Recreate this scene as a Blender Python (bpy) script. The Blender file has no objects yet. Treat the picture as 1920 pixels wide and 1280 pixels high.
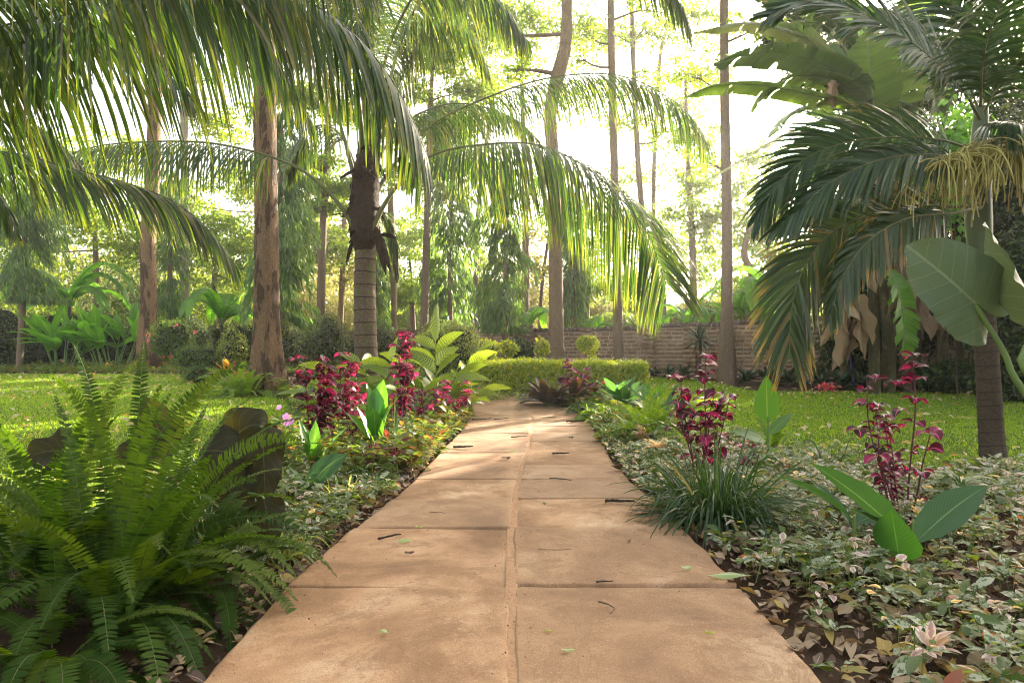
import bpy, math
import numpy as np
from mathutils import Vector

sc = bpy.context.scene
COL = sc.collection
# ---------------------------------------------------------------- camera
cam_d = bpy.data.cameras.new('camera'); cam = bpy.data.objects.new('camera', cam_d); COL.objects.link(cam)
cam_d.sensor_width = 36; cam_d.lens = 24; cam_d.clip_start = 0.05; cam_d.clip_end = 3000
cam.location = (0, 0, 1.0); cam.rotation_euler = (math.radians(90), 0, 0); cam_d.shift_y = 15 / 1920
sc.camera = cam
# ---------------------------------------------------------------- world, sun, exposure
SUN_EL, SUN_AZ = math.radians(17.1), math.radians(35.2)
w = bpy.data.worlds.new("World"); sc.world = w; w.use_nodes = True
nt = w.node_tree; nt.nodes.clear()
sky = nt.nodes.new('ShaderNodeTexSky'); sky.sky_type = 'NISHITA'; sky.sun_disc = False
sky.sun_elevation = SUN_EL; sky.sun_rotation = SUN_AZ; sky.air_density = 1.0; sky.dust_density = 4.0; sky.ozone_density = 0.6
bg = nt.nodes.new('ShaderNodeBackground'); bg.inputs[1].default_value = 0.15
ow = nt.nodes.new('ShaderNodeOutputWorld'); hs = nt.nodes.new('ShaderNodeHueSaturation'); hs.inputs['Saturation'].default_value = .55; nt.links.new(sky.outputs[0], hs.inputs['Color'])
tn = nt.nodes.new('ShaderNodeMix'); tn.data_type = 'RGBA'; tn.blend_type = 'MULTIPLY'; tn.inputs[0].default_value = 1; tn.inputs[7].default_value = (1.06, 1.0, .90, 1)
nt.links.new(hs.outputs[0], tn.inputs[6]); nt.links.new(tn.outputs[2], bg.inputs[0]); nt.links.new(bg.outputs[0], ow.inputs[0])
sl = bpy.data.lights.new('sun', 'SUN'); sl.energy = 5.0; sl.angle = math.radians(0.6); sl.color = (1, .89, .72)
sun = bpy.data.objects.new('sun', sl); COL.objects.link(sun)
SUNV = Vector((math.sin(SUN_AZ) * math.cos(SUN_EL), math.cos(SUN_AZ) * math.cos(SUN_EL), math.sin(SUN_EL)))
sun.rotation_euler = SUNV.to_track_quat('Z', 'Y').to_euler(); sun.location = (20, 28, 12)
sc.view_settings.view_transform = 'Standard'; sc.view_settings.look = 'None'; sc.view_settings.gamma = 1
sc.view_settings.exposure = 2.48
HAZE = .0015
sc.render.engine = 'CYCLES'
cy = sc.cycles
cy.max_bounces = 7; cy.diffuse_bounces = 4; cy.glossy_bounces = 2; cy.transmission_bounces = 4; cy.transparent_max_bounces = 4
cy.use_denoising = True; cy.sample_clamp_indirect = 3; cy.filter_width = 1.1; cy.caustics_reflective = False; cy.caustics_refractive = False
cy.use_adaptive_sampling = True; cy.adaptive_threshold = 0.006; cy.denoising_prefilter = 'ACCURATE'

# ---------------------------------------------------------------- geometry helpers
def V3(*a): return np.array(a, float)
def P(u, v, Y): return V3((u - 960) * Y / 1280, Y, 1 - (v - 655) * Y / 1280)
def gz(y):
    y = np.asarray(y, float)
    t = np.clip(y - 10, 0, 16)
    return .03 * t
def G(u, v):
    d = v - 655
    Y = 1280 / d
    if Y > 10: Y = 1.3 / (d / 1280 + .03)
    return V3((u - 960) * Y / 1280, Y, float(gz(Y)))
def GY(u, Y, dz=0): return V3((u - 960) * Y / 1280, Y, float(gz(Y)) + dz)
def nrm(a): return a / np.maximum(np.linalg.norm(a, axis=-1, keepdims=True), 1e-9)
def rng(s): return np.random.default_rng(s)
def unit(R, n): return nrm(R.normal(size=(n, 3)))

class MB:
    def __init__(s): s.v = []; s.q = []; s.uv = []; s.mi = []; s.n = 0
    def add(s, v, q, uv=None, mi=0):
        v = np.asarray(v, float).reshape(-1, 3); q = np.asarray(q, np.int64).reshape(-1, 4)
        s.v.append(v); s.q.append(q + s.n)
        s.uv.append(np.zeros((len(v), 2)) if uv is None else np.asarray(uv, float).reshape(-1, 2))
        s.mi.append(np.full(len(q), mi)); s.n += len(v)
    def build(s, name, mats, parent=None, smooth=True):
        me = bpy.data.meshes.new(name)
        if s.n:
            v = np.concatenate(s.v); q = np.concatenate(s.q); uv = np.concatenate(s.uv); mi = np.concatenate(s.mi)
            if parent is not None: v = v - worldloc(parent)
            tri = q[:, 2] == q[:, 3]
            lens = np.where(tri, 3, 4)
            flat = q.reshape(-1)
            keep = np.ones(len(flat), bool); keep.reshape(-1, 4)[tri, 3] = False
            flat = flat[keep]
            starts = np.concatenate([[0], np.cumsum(lens)[:-1]])
            me.vertices.add(len(v)); me.vertices.foreach_set('co', v.astype(np.float32).ravel())
            me.loops.add(len(flat)); me.loops.foreach_set('vertex_index', flat.astype(np.int32))
            me.polygons.add(len(q)); me.polygons.foreach_set('loop_start', starts.astype(np.int32))
            me.polygons.foreach_set('loop_total', lens.astype(np.int32))
            me.polygons.foreach_set('material_index', mi.astype(np.int32))
            me.update(calc_edges=True)
            if smooth: me.polygons.foreach_set('use_smooth', np.ones(len(q), bool))
            ul = me.uv_layers.new(name='UVMap'); ul.data.foreach_set('uv', uv[flat].astype(np.float32).ravel())
        for m in (mats if isinstance(mats, (list, tuple)) else [mats]): me.materials.append(m)
        o = bpy.data.objects.new(name, me); COL.objects.link(o)
        if parent is not None: o.parent = parent
        return o
def worldloc(o):
    l = V3(*o.location)
    return l + worldloc(o.parent) if o.parent is not None else l
def thing(name, label, cat, loc, group=None):
    o = bpy.data.objects.new(name, None); COL.objects.link(o); o.location = tuple(loc); o.empty_display_size = .1
    o['label'] = label; o['category'] = cat
    if group: o['group'] = group
    return o
def tag(o, label=None, cat=None, group=None, kind=None):
    if label: o['label'] = label
    if cat: o['category'] = cat
    if group: o['group'] = group
    if kind: o['kind'] = kind
    return o

def spline(pts, n=40):
    p = np.asarray(pts, float); k = len(p)
    if k == 2: return p[0] + (p[1] - p[0]) * np.linspace(0, 1, n)[:, None]
    e = np.vstack([2 * p[0] - p[1], p, 2 * p[-1] - p[-2]])
    out = []
    for i in range(k - 1):
        a, b, c, d = e[i], e[i + 1], e[i + 2], e[i + 3]
        t = np.linspace(0, 1, 24, endpoint=False)[:, None]
        out.append(.5 * (2 * b + (c - a) * t + (2 * a - 5 * b + 4 * c - d) * t**2 + (3 * b - a - 3 * c + d) * t**3))
    out.append(p[-1:]); s = np.vstack(out)
    L = np.concatenate([[0], np.cumsum(np.linalg.norm(np.diff(s, axis=0), axis=1))])
    tt = np.linspace(0, L[-1], n)
    return np.stack([np.interp(tt, L, s[:, i]) for i in range(3)], 1)
def frames(s, S0=None):
    T = nrm(np.gradient(s, axis=0))
    if S0 is None:
        S0 = np.cross(T[0], [0, 0, 1.])
        if np.linalg.norm(S0) < .15: S0 = np.cross(T[0], [0, -1., 0])
    S = np.zeros_like(s); a = np.asarray(S0, float)
    for i in range(len(s)):
        a = a - T[i] * (a @ T[i]); a = a / max(np.linalg.norm(a), 1e-9); S[i] = a
    return T, S, np.cross(S, T)
def tube(mb, pts, rad, k=8, n=None, R=None, rough=0., mi=0, cap=True, flute=0., fl_n=5):
    s = spline(pts, n) if n else np.asarray(pts, float)
    m = len(s); r = np.interp(np.linspace(0, 1, m), np.linspace(0, 1, len(rad)), rad) if np.ndim(rad) else np.full(m, rad)
    T, S, N = frames(s)
    a = np.linspace(0, 2 * np.pi, k, endpoint=False)
    rr = np.repeat(r[:, None], k, 1)
    if rough and R is not None:
        rr = rr * (1 + rough * R.normal(size=rr.shape))
    if flute:
        f = np.interp(np.linspace(0, 1, m), [0, .06, .2, 1], [1, .6, .1, 0])[:, None]
        rr = rr * (1 + flute * f * np.cos(a * fl_n)[None])
    v = s[:, None] + rr[..., None] * (np.cos(a)[None, :, None] * S[:, None] + np.sin(a)[None, :, None] * N[:, None])
    L = np.concatenate([[0], np.cumsum(np.linalg.norm(np.diff(s, axis=0), axis=1))])
    i = np.arange(m - 1)[:, None] * k; j = np.arange(k)[None]; j2 = (j + 1) % k
    q = np.stack([i + j, i + j2, i + k + j2, i + k + j], -1).reshape(-1, 4)
    uv = np.stack(np.broadcast_arrays(np.abs(j / k * 2 - 1), L[:, None]), -1)
    mb.add(v, q, uv, mi)
    if cap:
        for e in (0, m - 1):
            c = v[e]; mid = s[e][None]
            vv = np.vstack([c, mid]); qq = [[b, (b + 1) % k, k, k] for b in range(k)]
            mb.add(vv, qq, np.tile([.5, L[e]], (k + 1, 1)), mi)
    return s, T, S, N

def prof_lance(t): return np.sin(np.pi * np.clip(t, 0, 1) ** .75) ** .9 + .02
def prof_ovate(t): return np.interp(t, [0, .05, .18, .35, .55, .78, .92, 1], [.06, .32, .82, 1, .9, .52, .2, .01])
def prof_palm(t): return np.interp(t, [0, .06, .3, .7, .92, 1], [.35, .9, 1, .72, .3, .04])
def prof_strap(t): return np.interp(t, [0, .1, .6, .85, 1], [.75, .9, 1, .62, .03])
def prof_canna(t): return np.interp(t, [0, .06, .2, .42, .65, .85, 1], [.12, .25, .75, 1, .86, .42, .02])
def prof_pinna(t): return np.interp(t, [0, .12, .5, .85, 1], [.85, 1, .85, .5, .08])
def prof_grass(t): return np.interp(t, [0, .5, 1], [1, .8, .05])

GRAV = V3(0, 0, -1)
def ribbons(mb, B, D, L, W, droop=0., S=None, n=5, across=2, prof=prof_lance, fold=0., wave=0., wfreq=5., R=None, mi=0, curl=None, flip=0):
    B = np.atleast_2d(B).astype(float); D = np.atleast_2d(D); m = max(len(B), len(D)); B = np.array(np.broadcast_to(B, (m, 3)))
    D = nrm(np.broadcast_to(D, (m, 3)).astype(float)); L = np.broadcast_to(L, (m,)).astype(float); W = np.broadcast_to(W, (m,)).astype(float)
    droop = np.broadcast_to(droop, (m,)).astype(float)
    t = np.linspace(0, 1, n + 1)
    C = np.zeros((m, n + 1, 3)); T = np.zeros_like(C); C[:, 0] = B
    bend = GRAV[None] * np.ones((m, 1)) if curl is None else np.broadcast_to(curl, (m, 3))
    for i in range(n + 1):
        T[:, i] = nrm(D + bend * (droop * 2 * t[i])[:, None])
        if i < n: 
            Tm = nrm(D + bend * (droop * 2 * (t[i] + .5 / n))[:, None])
            C[:, i + 1] = C[:, i] + Tm * (L / n)[:, None]
    if S is None:
        S = np.cross(D, [0, 0, 1.]) + 1e-4
        if R is not None: S = nrm(S) + R.normal(size=(m, 3)) * .25
    S = np.broadcast_to(S, (m, 3)).astype(float)[:, None, :] * np.ones((1, n + 1, 1))
    S = nrm(S - T * np.sum(S * T, -1, keepdims=True))
    N = np.cross(S, T)
    a = np.linspace(-1, 1, across)
    hw = .5 * W[:, None] * prof(t)[None]
    off = a[None, None, :, None] * hw[..., None, None] * S[:, :, None]
    h = np.zeros((m, n + 1, across))
    if fold: h += np.abs(a)[None, None] * fold * hw[..., None]
    if wave:
        ph = (R.random(m) if R is not None else np.zeros(m)) * 6.28
        h += wave * (a**2)[None, None] * hw[..., None] * np.sin(wfreq * 6.28 * t[None, :, None] + ph[:, None, None] + (a > 0)[None, None] * 2.1)
    v = C[:, :, None] + off + h[..., None] * N[:, :, None]
    i = np.arange(n)[:, None] * across; j = np.arange(across - 1)[None]
    q1 = np.stack([i + j, i + j + 1, i + across + j + 1, i + across + j], -1).reshape(-1, 4)
    q = (q1[None] + (np.arange(m) * (n + 1) * across)[:, None, None]).reshape(-1, 4)
    uv = np.stack(np.broadcast_arrays((a[None, None] + 1) / 2, t[None, :, None] * np.ones((m, 1, 1))), -1)
    mb.add(v, q, uv, mi)
    return C, T, S, N

def diamonds(mb, C, D, S, L, W, mi=0):
    m = len(C); D = nrm(D); S = nrm(S - D * np.sum(S * D, -1, keepdims=True))
    L = np.broadcast_to(L, (m,))[:, None]; W = np.broadcast_to(W, (m,))[:, None]
    N = np.cross(S, D)
    mid = C + D * L * .45
    v = np.stack([C, mid + S * W * .5 + N * W * .12, C + D * L, mid - S * W * .5 + N * W * .12], 1)
    q = (np.arange(4)[None] + 4 * np.arange(m)[:, None])
    mb.add(v, q, np.tile([[.5, 0], [1, .45], [.5, 1], [0, .45]], (m, 1)), mi)

def pinnate(lm, sm, pts, n=70, l0=1., lp=None, wid=.04, a0=70, a1=25, droop=.6, lift=.1, start=.12, jit=.08, nseg=5,
            r0=.02, r1=.004, roll=(0, 0), R=None, across=2, prof=prof_palm, fold=0., S0=None, ns=60, rk=6, gap=None, fwd_down=0., wtwist=.15, bend=None):
    s = spline(pts, ns); T, S, N = frames(s, S0)
    if sm is not None: tube(sm, s, np.interp(np.linspace(0, 1, ns), [0, start * .5, start, 1], [r0, r0 * .62, r0 * .45, r1]), k=rk)
    if lp is None: lp = lambda t: np.interp(t, [0, .15, .45, .8, 1], [.55, .85, 1, .7, .3])
    for sg in (-1, 1):
        f = np.linspace(start, .995, n) + R.normal(size=n) * .25 / n
        f = np.clip(f, 0, 1) * (ns - 1)
        if gap is not None: f = f[R.random(n) > gap]
        m = len(f); fl = np.floor(f).astype(int).clip(0, ns - 2); fr = (f - fl)[:, None]
        lerp = lambda A: A[fl] * (1 - fr) + A[fl + 1] * fr
        p = lerp(s); t = nrm(lerp(T)); sd = nrm(lerp(S)); nn = nrm(lerp(N)); x = (f / (ns - 1) - start) / (1 - start)
        x = np.clip(x, 0, 1)
        rl = np.radians(roll[0] + (roll[1] - roll[0]) * x)[:, None]
        sd, nn = sd * np.cos(rl) + nn * np.sin(rl), nn * np.cos(rl) - sd * np.sin(rl)
        ang = np.radians(a0 + (a1 - a0) * x + R.normal(size=m) * jit * 40)[:, None]
        lf = (lift if np.ndim(lift) == 0 else np.interp(x, np.linspace(0, 1, len(lift)), lift)[:, None])
        D = t * np.cos(ang) + sg * sd * np.sin(ang) + nn * (lf + R.normal(size=(m, 1)) * jit)
        Ls = l0 * lp(x) * (1 + R.normal(size=m) * jit)
        dr = droop if np.ndim(droop) == 0 else np.interp(x, np.linspace(0, 1, len(droop)), droop)
        ribbons(lm, p, D, np.abs(Ls), wid * (.85 + .3 * R.random(m)), dr * (1 + R.normal(size=m) * jit * 2), S=t + nn * R.normal(size=(m, 1)) * wtwist,
                n=nseg, across=across, prof=prof, fold=fold, R=R, curl=bend)
    return s, T, S, N

# ---------------------------------------------------------------- material helpers
def newmat(name):
    m = bpy.data.materials.new(name); m.use_nodes = True; nt = m.node_tree; nt.nodes.clear()
    out = nt.nodes.new('ShaderNodeOutputMaterial'); return m, nt, out
def nd(nt, typ, **k):
    n = nt.nodes.new(typ)
    for a, b in k.items():
        if a.startswith('i_'): n.inputs[a[2:].replace('_', ' ')].default_value = b
        else: setattr(n, a, b)
    return n
def mixc(nt, f, a, b, blend='MIX'):
    n = nt.nodes.new('ShaderNodeMix'); n.data_type = 'RGBA'; n.blend_type = blend
    for sock, val in ((n.inputs[0], f), (n.inputs[6], a), (n.inputs[7], b)):
        if hasattr(val, 'links'): nt.links.new(val, sock)
        elif isinstance(val, (tuple, list)): sock.default_value = (*val[:3], 1)
        else: sock.default_value = val
    return n.outputs[2]
def mth(nt, op, a, b=0., c=0.):
    n = nt.nodes.new('ShaderNodeMath'); n.operation = op
    for i, val in enumerate((a, b, c)):
        if hasattr(val, 'links'): nt.links.new(val, n.inputs[i])
        else: n.inputs[i].default_value = val
    return n.outputs[0]
def ramp(nt, f, stops):
    n = nt.nodes.new('ShaderNodeValToRGB'); cr = n.color_ramp
    while len(cr.elements) < len(stops): cr.elements.new(.5)
    for e, (p, c) in zip(cr.elements, stops):
        e.position = p; e.color = (*c, 1) if isinstance(c, (tuple, list)) else (c, c, c, 1)
    nt.links.new(f, n.inputs[0]); return n.outputs[0]
def noise(nt, scale, detail=4, rough=.55, vec=None, coord='Object', dist=0.):
    n = nd(nt, 'ShaderNodeTexNoise'); n.inputs['Scale'].default_value = scale; n.inputs['Detail'].default_value = detail
    n.inputs['Roughness'].default_value = rough; n.inputs['Distortion'].default_value = dist
    if vec is None:
        g = nd(nt, 'ShaderNodeNewGeometry'); vec = g.outputs['Position']
    nt.links.new(vec, n.inputs['Vector']); return n.outputs[0]
def uvxy(nt):
    u = nd(nt, 'ShaderNodeUVMap', uv_map='UVMap'); s = nd(nt, 'ShaderNodeSeparateXYZ'); nt.links.new(u.outputs[0], s.inputs[0])
    return s.outputs[0], s.outputs[1], u.outputs[0]
def risland(nt): return nd(nt, 'ShaderNodeNewGeometry').outputs['Random Per Island']
def sat(c, k=1.): return tuple(min(1, x * k) for x in c)

def leafmat(name, c1, c2, tr=None, tf=.4, rough=.42, rib=None, ribw=.04, tip=None, tip0=.75, margin=None, mg0=.3, stripes=None, sfreq=14., mott=.35,
            c3=None, spec=.5, brown=None, bfrac=.1, veins=0., patch=None, pth=.5, pscale=60, objvar=0.):
    m, nt, out = newmat(name)
    u, v, uvv = uvxy(nt); r = risland(nt)
    if objvar:
        orr = nd(nt, 'ShaderNodeObjectInfo').outputs['Random']; r = mth(nt, 'ADD', mth(nt, 'MULTIPLY', orr, objvar), mth(nt, 'MULTIPLY', r, 1 - objvar))
    col = mixc(nt, r, c1, c2)
    if c3: col = mixc(nt, mth(nt, 'GREATER_THAN', mth(nt, 'FRACT', mth(nt, 'MULTIPLY', r if not objvar else orr, 17.3)), .8), col, c3)
    if brown: col = mixc(nt, mth(nt, 'GREATER_THAN', mth(nt, 'FRACT', mth(nt, 'MULTIPLY', r, 37.7)), 1 - bfrac), col, brown)
    nz = noise(nt, 9, 2)
    col = mixc(nt, mth(nt, 'MULTIPLY', nz, mott), col, sat(c1, .45))
    au = mth(nt, 'ABSOLUTE', mth(nt, 'SUBTRACT', u, .5))
    if patch: col = mixc(nt, ramp(nt, noise(nt, pscale, 3, .6), [(pth, 0.), (pth + .05, 1.)]), col, patch)
    if stripes:
        ph = mth(nt, 'SUBTRACT', mth(nt, 'MULTIPLY', v, sfreq), mth(nt, 'MULTIPLY', au, sfreq * .55))
        s = mth(nt, 'FRACT', mth(nt, 'ADD', ph, mth(nt, 'MULTIPLY', noise(nt, 7, 2), 1.2)))
        col = mixc(nt, mth(nt, 'GREATER_THAN', s, .52), col, stripes)
    if margin:
        e = mth(nt, 'ADD', au, mth(nt, 'MULTIPLY', mth(nt, 'SUBTRACT', noise(nt, 55, 2), .5), .5))
        col = mixc(nt, ramp(nt, e, [(mg0, 0.), (mg0 + .08, 1.)]), col, margin)
    if veins:
        ph = mth(nt, 'FRACT', mth(nt, 'SUBTRACT', mth(nt, 'MULTIPLY', v, veins), mth(nt, 'MULTIPLY', au, veins * .6)))
        col = mixc(nt, mth(nt, 'MULTIPLY', mth(nt, 'LESS_THAN', ph, .14), .35), col, sat(c2, 1.7))
    if tip:
        e = mth(nt, 'ADD', v, mth(nt, 'MULTIPLY', mth(nt, 'SUBTRACT', r, .5), .5))
        col = mixc(nt, ramp(nt, e, [(tip0, 0.), (min(.99, tip0 + .2), 1.)]), col, tip)
    if rib: col = mixc(nt, mth(nt, 'LESS_THAN', au, ribw), col, rib)
    p = nd(nt, 'ShaderNodeBsdfPrincipled'); nt.links.new(col, p.inputs['Base Color']); p.inputs['Roughness'].default_value = rough
    p.inputs['Specular IOR Level'].default_value = spec
    t = nd(nt, 'ShaderNodeBsdfTranslucent')
    k = tr or (3.2, 3.0, 1.2)
    tc = mixc(nt, 1., col, k, 'MULTIPLY'); nt.links.new(tc, t.inputs[0])
    mx = nd(nt, 'ShaderNodeMixShader'); mx.inputs[0].default_value = tf
    nt.links.new(p.outputs[0], mx.inputs[1]); nt.links.new(t.outputs[0], mx.inputs[2]); nt.links.new(mx.outputs[0], out.inputs[0])
    return m

def barkmat(name, c1, c2, scale=4., patch=None, pth=.55, pscale=1.6, bump=.5, rings=0., stretch=.25, rough=.85, ringc=None, moss=None):
    m, nt, out = newmat(name)
    g = nd(nt, 'ShaderNodeNewGeometry'); mp = nd(nt, 'ShaderNodeMapping'); mp.inputs['Scale'].default_value = (1, 1, stretch)
    nt.links.new(g.outputs['Position'], mp.inputs[0]); vec = mp.outputs[0]
    n1 = noise(nt, scale * 5, 8, .75, vec); col = mixc(nt, ramp(nt, n1, [(.3, 0.), (.7, 1.)]), c1, c2)
    big = noise(nt, 2.2, 3, .5, vec); col = mixc(nt, mth(nt, 'MULTIPLY', big, .5), col, sat(c1, .7))
    h = n1
    if patch:
        pn = noise(nt, pscale * 2.2, 6, .66, vec, dist=.6); f = ramp(nt, pn, [(pth, 0.), (pth + .03, 1.)])
        col = mixc(nt, f, col, patch); h = mth(nt, 'ADD', h, mth(nt, 'MULTIPLY', f, .5))
    fine = noise(nt, 38, 5, .7); col = mixc(nt, ramp(nt, fine, [(.45, .55), (.56, 0.)]), col, sat(c2, .6)); h = mth(nt, 'ADD', h, mth(nt, 'MULTIPLY', fine, .6))
    if moss:
        f = ramp(nt, noise(nt, 3.1, 4, .5), [(.58, 0.), (.63, 1.)]); col = mixc(nt, mth(nt, 'MULTIPLY', f, .7), col, moss)
    if rings:
        u, v, _ = uvxy(nt)
        vv = mth(nt, 'ADD', v, mth(nt, 'MULTIPLY', noise(nt, 3, 2), .05))
        f = mth(nt, 'FRACT', mth(nt, 'MULTIPLY', vv, rings)); e = mth(nt, 'LESS_THAN', f, .1)
        col = mixc(nt, mth(nt, 'MULTIPLY', e, .8), col, ringc or sat(c1, .4))
        e2 = mth(nt, 'LESS_THAN', mth(nt, 'ABSOLUTE', mth(nt, 'SUBTRACT', f, .16)), .05)
        col = mixc(nt, mth(nt, 'MULTIPLY', e2, .35), col, sat(c2, 1.5)); h = mth(nt, 'SUBTRACT', h, mth(nt, 'MULTIPLY', e, .8))
    p = nd(nt, 'ShaderNodeBsdfPrincipled'); nt.links.new(col, p.inputs['Base Color']); p.inputs['Roughness'].default_value = rough
    p.inputs['Specular IOR Level'].default_value = .25
    b = nd(nt, 'ShaderNodeBump'); b.inputs['Strength'].default_value = min(1, bump); b.inputs['Distance'].default_value = .045
    nt.links.new(h, b.inputs['Height']); nt.links.new(b.outputs[0], p.inputs['Normal']); nt.links.new(p.outputs[0], out.inputs[0])
    return m
def plain(name, c1, c2=None, scale=8., rough=.7, bump=0., island=False, spec=.4):
    m, nt, out = newmat(name); c2 = c2 or sat(c1, .75)
    col = mixc(nt, noise(nt, scale, 5), c1, c2)
    if island: col = mixc(nt, mth(nt, 'MULTIPLY', risland(nt), .55), col, sat(c2, .6))
    p = nd(nt, 'ShaderNodeBsdfPrincipled'); nt.links.new(col, p.inputs['Base Color']); p.inputs['Roughness'].default_value = rough
    p.inputs['Specular IOR Level'].default_value = spec
    if bump:
        b = nd(nt, 'ShaderNodeBump'); b.inputs['Strength'].default_value = bump; b.inputs['Distance'].default_value = .02
        nt.links.new(noise(nt, scale * 4, 5), b.inputs['Height']); nt.links.new(b.outputs[0], p.inputs['Normal'])
    nt.links.new(p.outputs[0], out.inputs[0]); return m

# ---------------------------------------------------------------- materials
M = {}
M['coco'] = leafmat('coco_leaf', (.038, .070, .022), (.066, .094, .034), tr=(1.8, 2.4, .6), tf=.35, rough=.34, tip=(.24, .21, .045), tip0=.88, rib=(.16, .17, .07), ribw=.05, c3=(.12, .125, .04), brown=(.22, .16, .10), bfrac=.06)
M['areca'] = leafmat('areca_leaf', (.013, .042, .013), (.028, .066, .018), tf=.25, rough=.36, tip=(.14, .12, .04), tip0=.95, rib=(.06, .11, .05), c3=(.05, .10, .02))
M['arecaold'] = leafmat('areca_old_leaf', (.025, .055, .016), (.055, .085, .022), tf=.3, rough=.4, tip=(.30, .18, .05), tip0=.80, rib=(.06, .09, .03), brown=(.20, .13, .05), bfrac=.04)
M['rachis'] = plain('palm_rachis', (.15, .16, .045), (.09, .085, .03), 5, .5)
M['rachisd'] = plain('dark_rachis', (.055, .060, .025), (.085, .07, .035), 5, .5)
M['fibre'] = barkmat('palm_fibre', (0.105, 0.059, 0.032), (0.035, 0.020, 0.013), 9, bump=1., stretch=.15)
M['cocobark'] = barkmat('coconut_bark', (0.265, 0.195, 0.129), (0.133, 0.090, 0.058), 5, bump=.7, rings=5.2, stretch=3., ringc=(.04, .028, .02), moss=(.13, .17, .04))
M['arecabark'] = barkmat('areca_bark', (0.119, 0.087, 0.059), (0.063, 0.042, 0.028), 5, bump=.6, rings=8.5, stretch=2., ringc=(.03, .02, .015))
M['shaft'] = plain('crownshaft', (.05, .085, .025), (.09, .12, .045), 3, .45)
M['barkpatch'] = barkmat('patchy_bark', (.37, .225, .125), (.20, .11, .058), 5, patch=(.07, .042, .026), pth=.52, pscale=2.2, bump=1.)
M['barkbrown'] = barkmat('brown_bark', (0.225, 0.135, 0.083), (0.112, 0.064, 0.038), 4, patch=(.42, .28, .17), pth=.6, bump=.9)
M['barktan'] = barkmat('tan_bark', (.34, .23, .14), (.19, .12, .07), 4, patch=(.09, .06, .04), pth=.60, pscale=1.2, bump=.9)
M['barkgrey'] = barkmat('grey_bark', (.30, .21, .14), (.16, .105, .07), 4, bump=.7)
M['twig'] = plain('twig', (.12, .08, .05), (.07, .05, .035), 12, .8)
M['ashoka'] = leafmat('ashoka_leaf', (.060, .12, .045), (.10, .17, .06), tf=.5, rough=.4, tip=None, c3=(.13, .20, .05))
M['airy'] = leafmat('airy_leaf', (.11, .18, .03), (.17, .22, .04), tr=(2.4, 2.6, .8), tf=.48, c3=(.22, .23, .05), mott=.25)
M['canopy'] = leafmat('canopy_leaf', (.08, .14, .018), (.14, .19, .028), tr=(3.0, 3.0, .6), tf=.48, c3=(.18, .20, .04), mott=.2)
M['dull'] = leafmat('dull_leaf', (.15, .165, .05), (.21, .20, .08), tr=(2.4, 2.4, 1.1), tf=.42, c3=(.27, .21, .12), mott=.2)
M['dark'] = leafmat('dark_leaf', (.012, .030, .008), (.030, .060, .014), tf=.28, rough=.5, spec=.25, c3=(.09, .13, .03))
M['midl'] = leafmat('mid_leaf', (.040, .085, .016), (.080, .130, .028), tf=.4, c3=(.14, .18, .03))
M['hedge'] = leafmat('hedge_leaf', (.17, .27, .018), (.34, .40, .025), tr=(2.6, 2.3, .7), tf=.42, c3=(.50, .47, .05), mott=.2)
M['bush'] = leafmat('bush_leaf', (.035, .058, .014), (.085, .11, .026), tf=.3, rough=.3, c3=(.17, .17, .04))
M['varieg'] = leafmat('bush_varieg', (.10, .15, .03), (.18, .22, .05), tf=.4, c3=(.35, .36, .10))
M['banana'] = leafmat('banana_leaf', (.028, .060, .020), (.045, .085, .026), tf=.30, rough=.33, rib=(.18, .21, .09), ribw=.0, veins=0)
M['bananal'] = leafmat('banana_light', (.060, .115, .020), (.090, .15, .028), tf=.42, rough=.38)
M['bananap'] = leafmat('banana_pale', (.12, .145, .09), (.10, .13, .07), tf=.35, rough=.45)
M['dead'] = leafmat('dead_leaf', (.24, .155, .085), (.36, .25, .15), tf=.2, rough=.8, tr=(1.6, 1.3, .9))
M['helic'] = leafmat('heliconia_leaf', (.065, .17, .018), (.125, .25, .028), tr=(3., 3.4, 1.), tf=.45, rough=.35, rib=(.20, .28, .08), ribw=.02, veins=22)
M['canna'] = leafmat('canna_leaf', (.040, .120, .022), (.085, .19, .030), tr=(3.2, 3.2, 1.), tf=.42, rough=.33, rib=(.17, .25, .10), ribw=.018, veins=20)
M['cannab'] = leafmat('canna_blue', (.028, .085, .030), (.045, .11, .040), tf=.36, rough=.45, rib=(.12, .20, .10), ribw=.018, veins=20)
M['ginger'] = leafmat('shell_ginger', (.05, .13, .018), (.08, .17, .025), tr=(2.4, 2.4, .8), tf=.4, rough=.3, stripes=(.33, .37, .07), sfreq=13)
M['blood'] = leafmat('bloodleaf', (.055, .007, .018), (.16, .012, .045), tr=(2.6, 1., 1.7), tf=.38, rough=.35, rib=(.62, .08, .22), ribw=.05, c3=(.30, .03, .095), brown=(.035, .030, .016), bfrac=.40)
M['bloodstem'] = plain('blood_stem', (.16, .03, .05), (.09, .03, .03), 12, .5)
M['fern'] = leafmat('fern_leaf', (.022, .058, .007), (.060, .115, .012), tr=(3.2, 2.8, .5), tf=.42, rough=.6, c3=(.075, .125, .012), spec=.15, objvar=.8)
M['fernl'] = leafmat('fern_light', (.11, .20, .022), (.19, .28, .03), tf=.45, rough=.5)
M['grassd'] = leafmat('lily_grass', (.014, .042, .008), (.032, .075, .014), tf=.28, rough=.3, rib=(.10, .16, .07), ribw=.08, brown=(.30, .22, .10), bfrac=.04)
M['grassv'] = leafmat('spider_grass', (.09, .16, .035), (.14, .20, .05), tf=.35, rough=.35, margin=(.40, .42, .22), mg0=.3, brown=(.28, .20, .08), bfrac=.08)
M['lawnb'] = leafmat('lawn_blade', (.13, .24, .016), (.25, .36, .024), tr=(2.6, 2.4, .7), tf=.45, rough=.5, mott=.25, brown=(.32, .27, .09), bfrac=.05)
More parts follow.
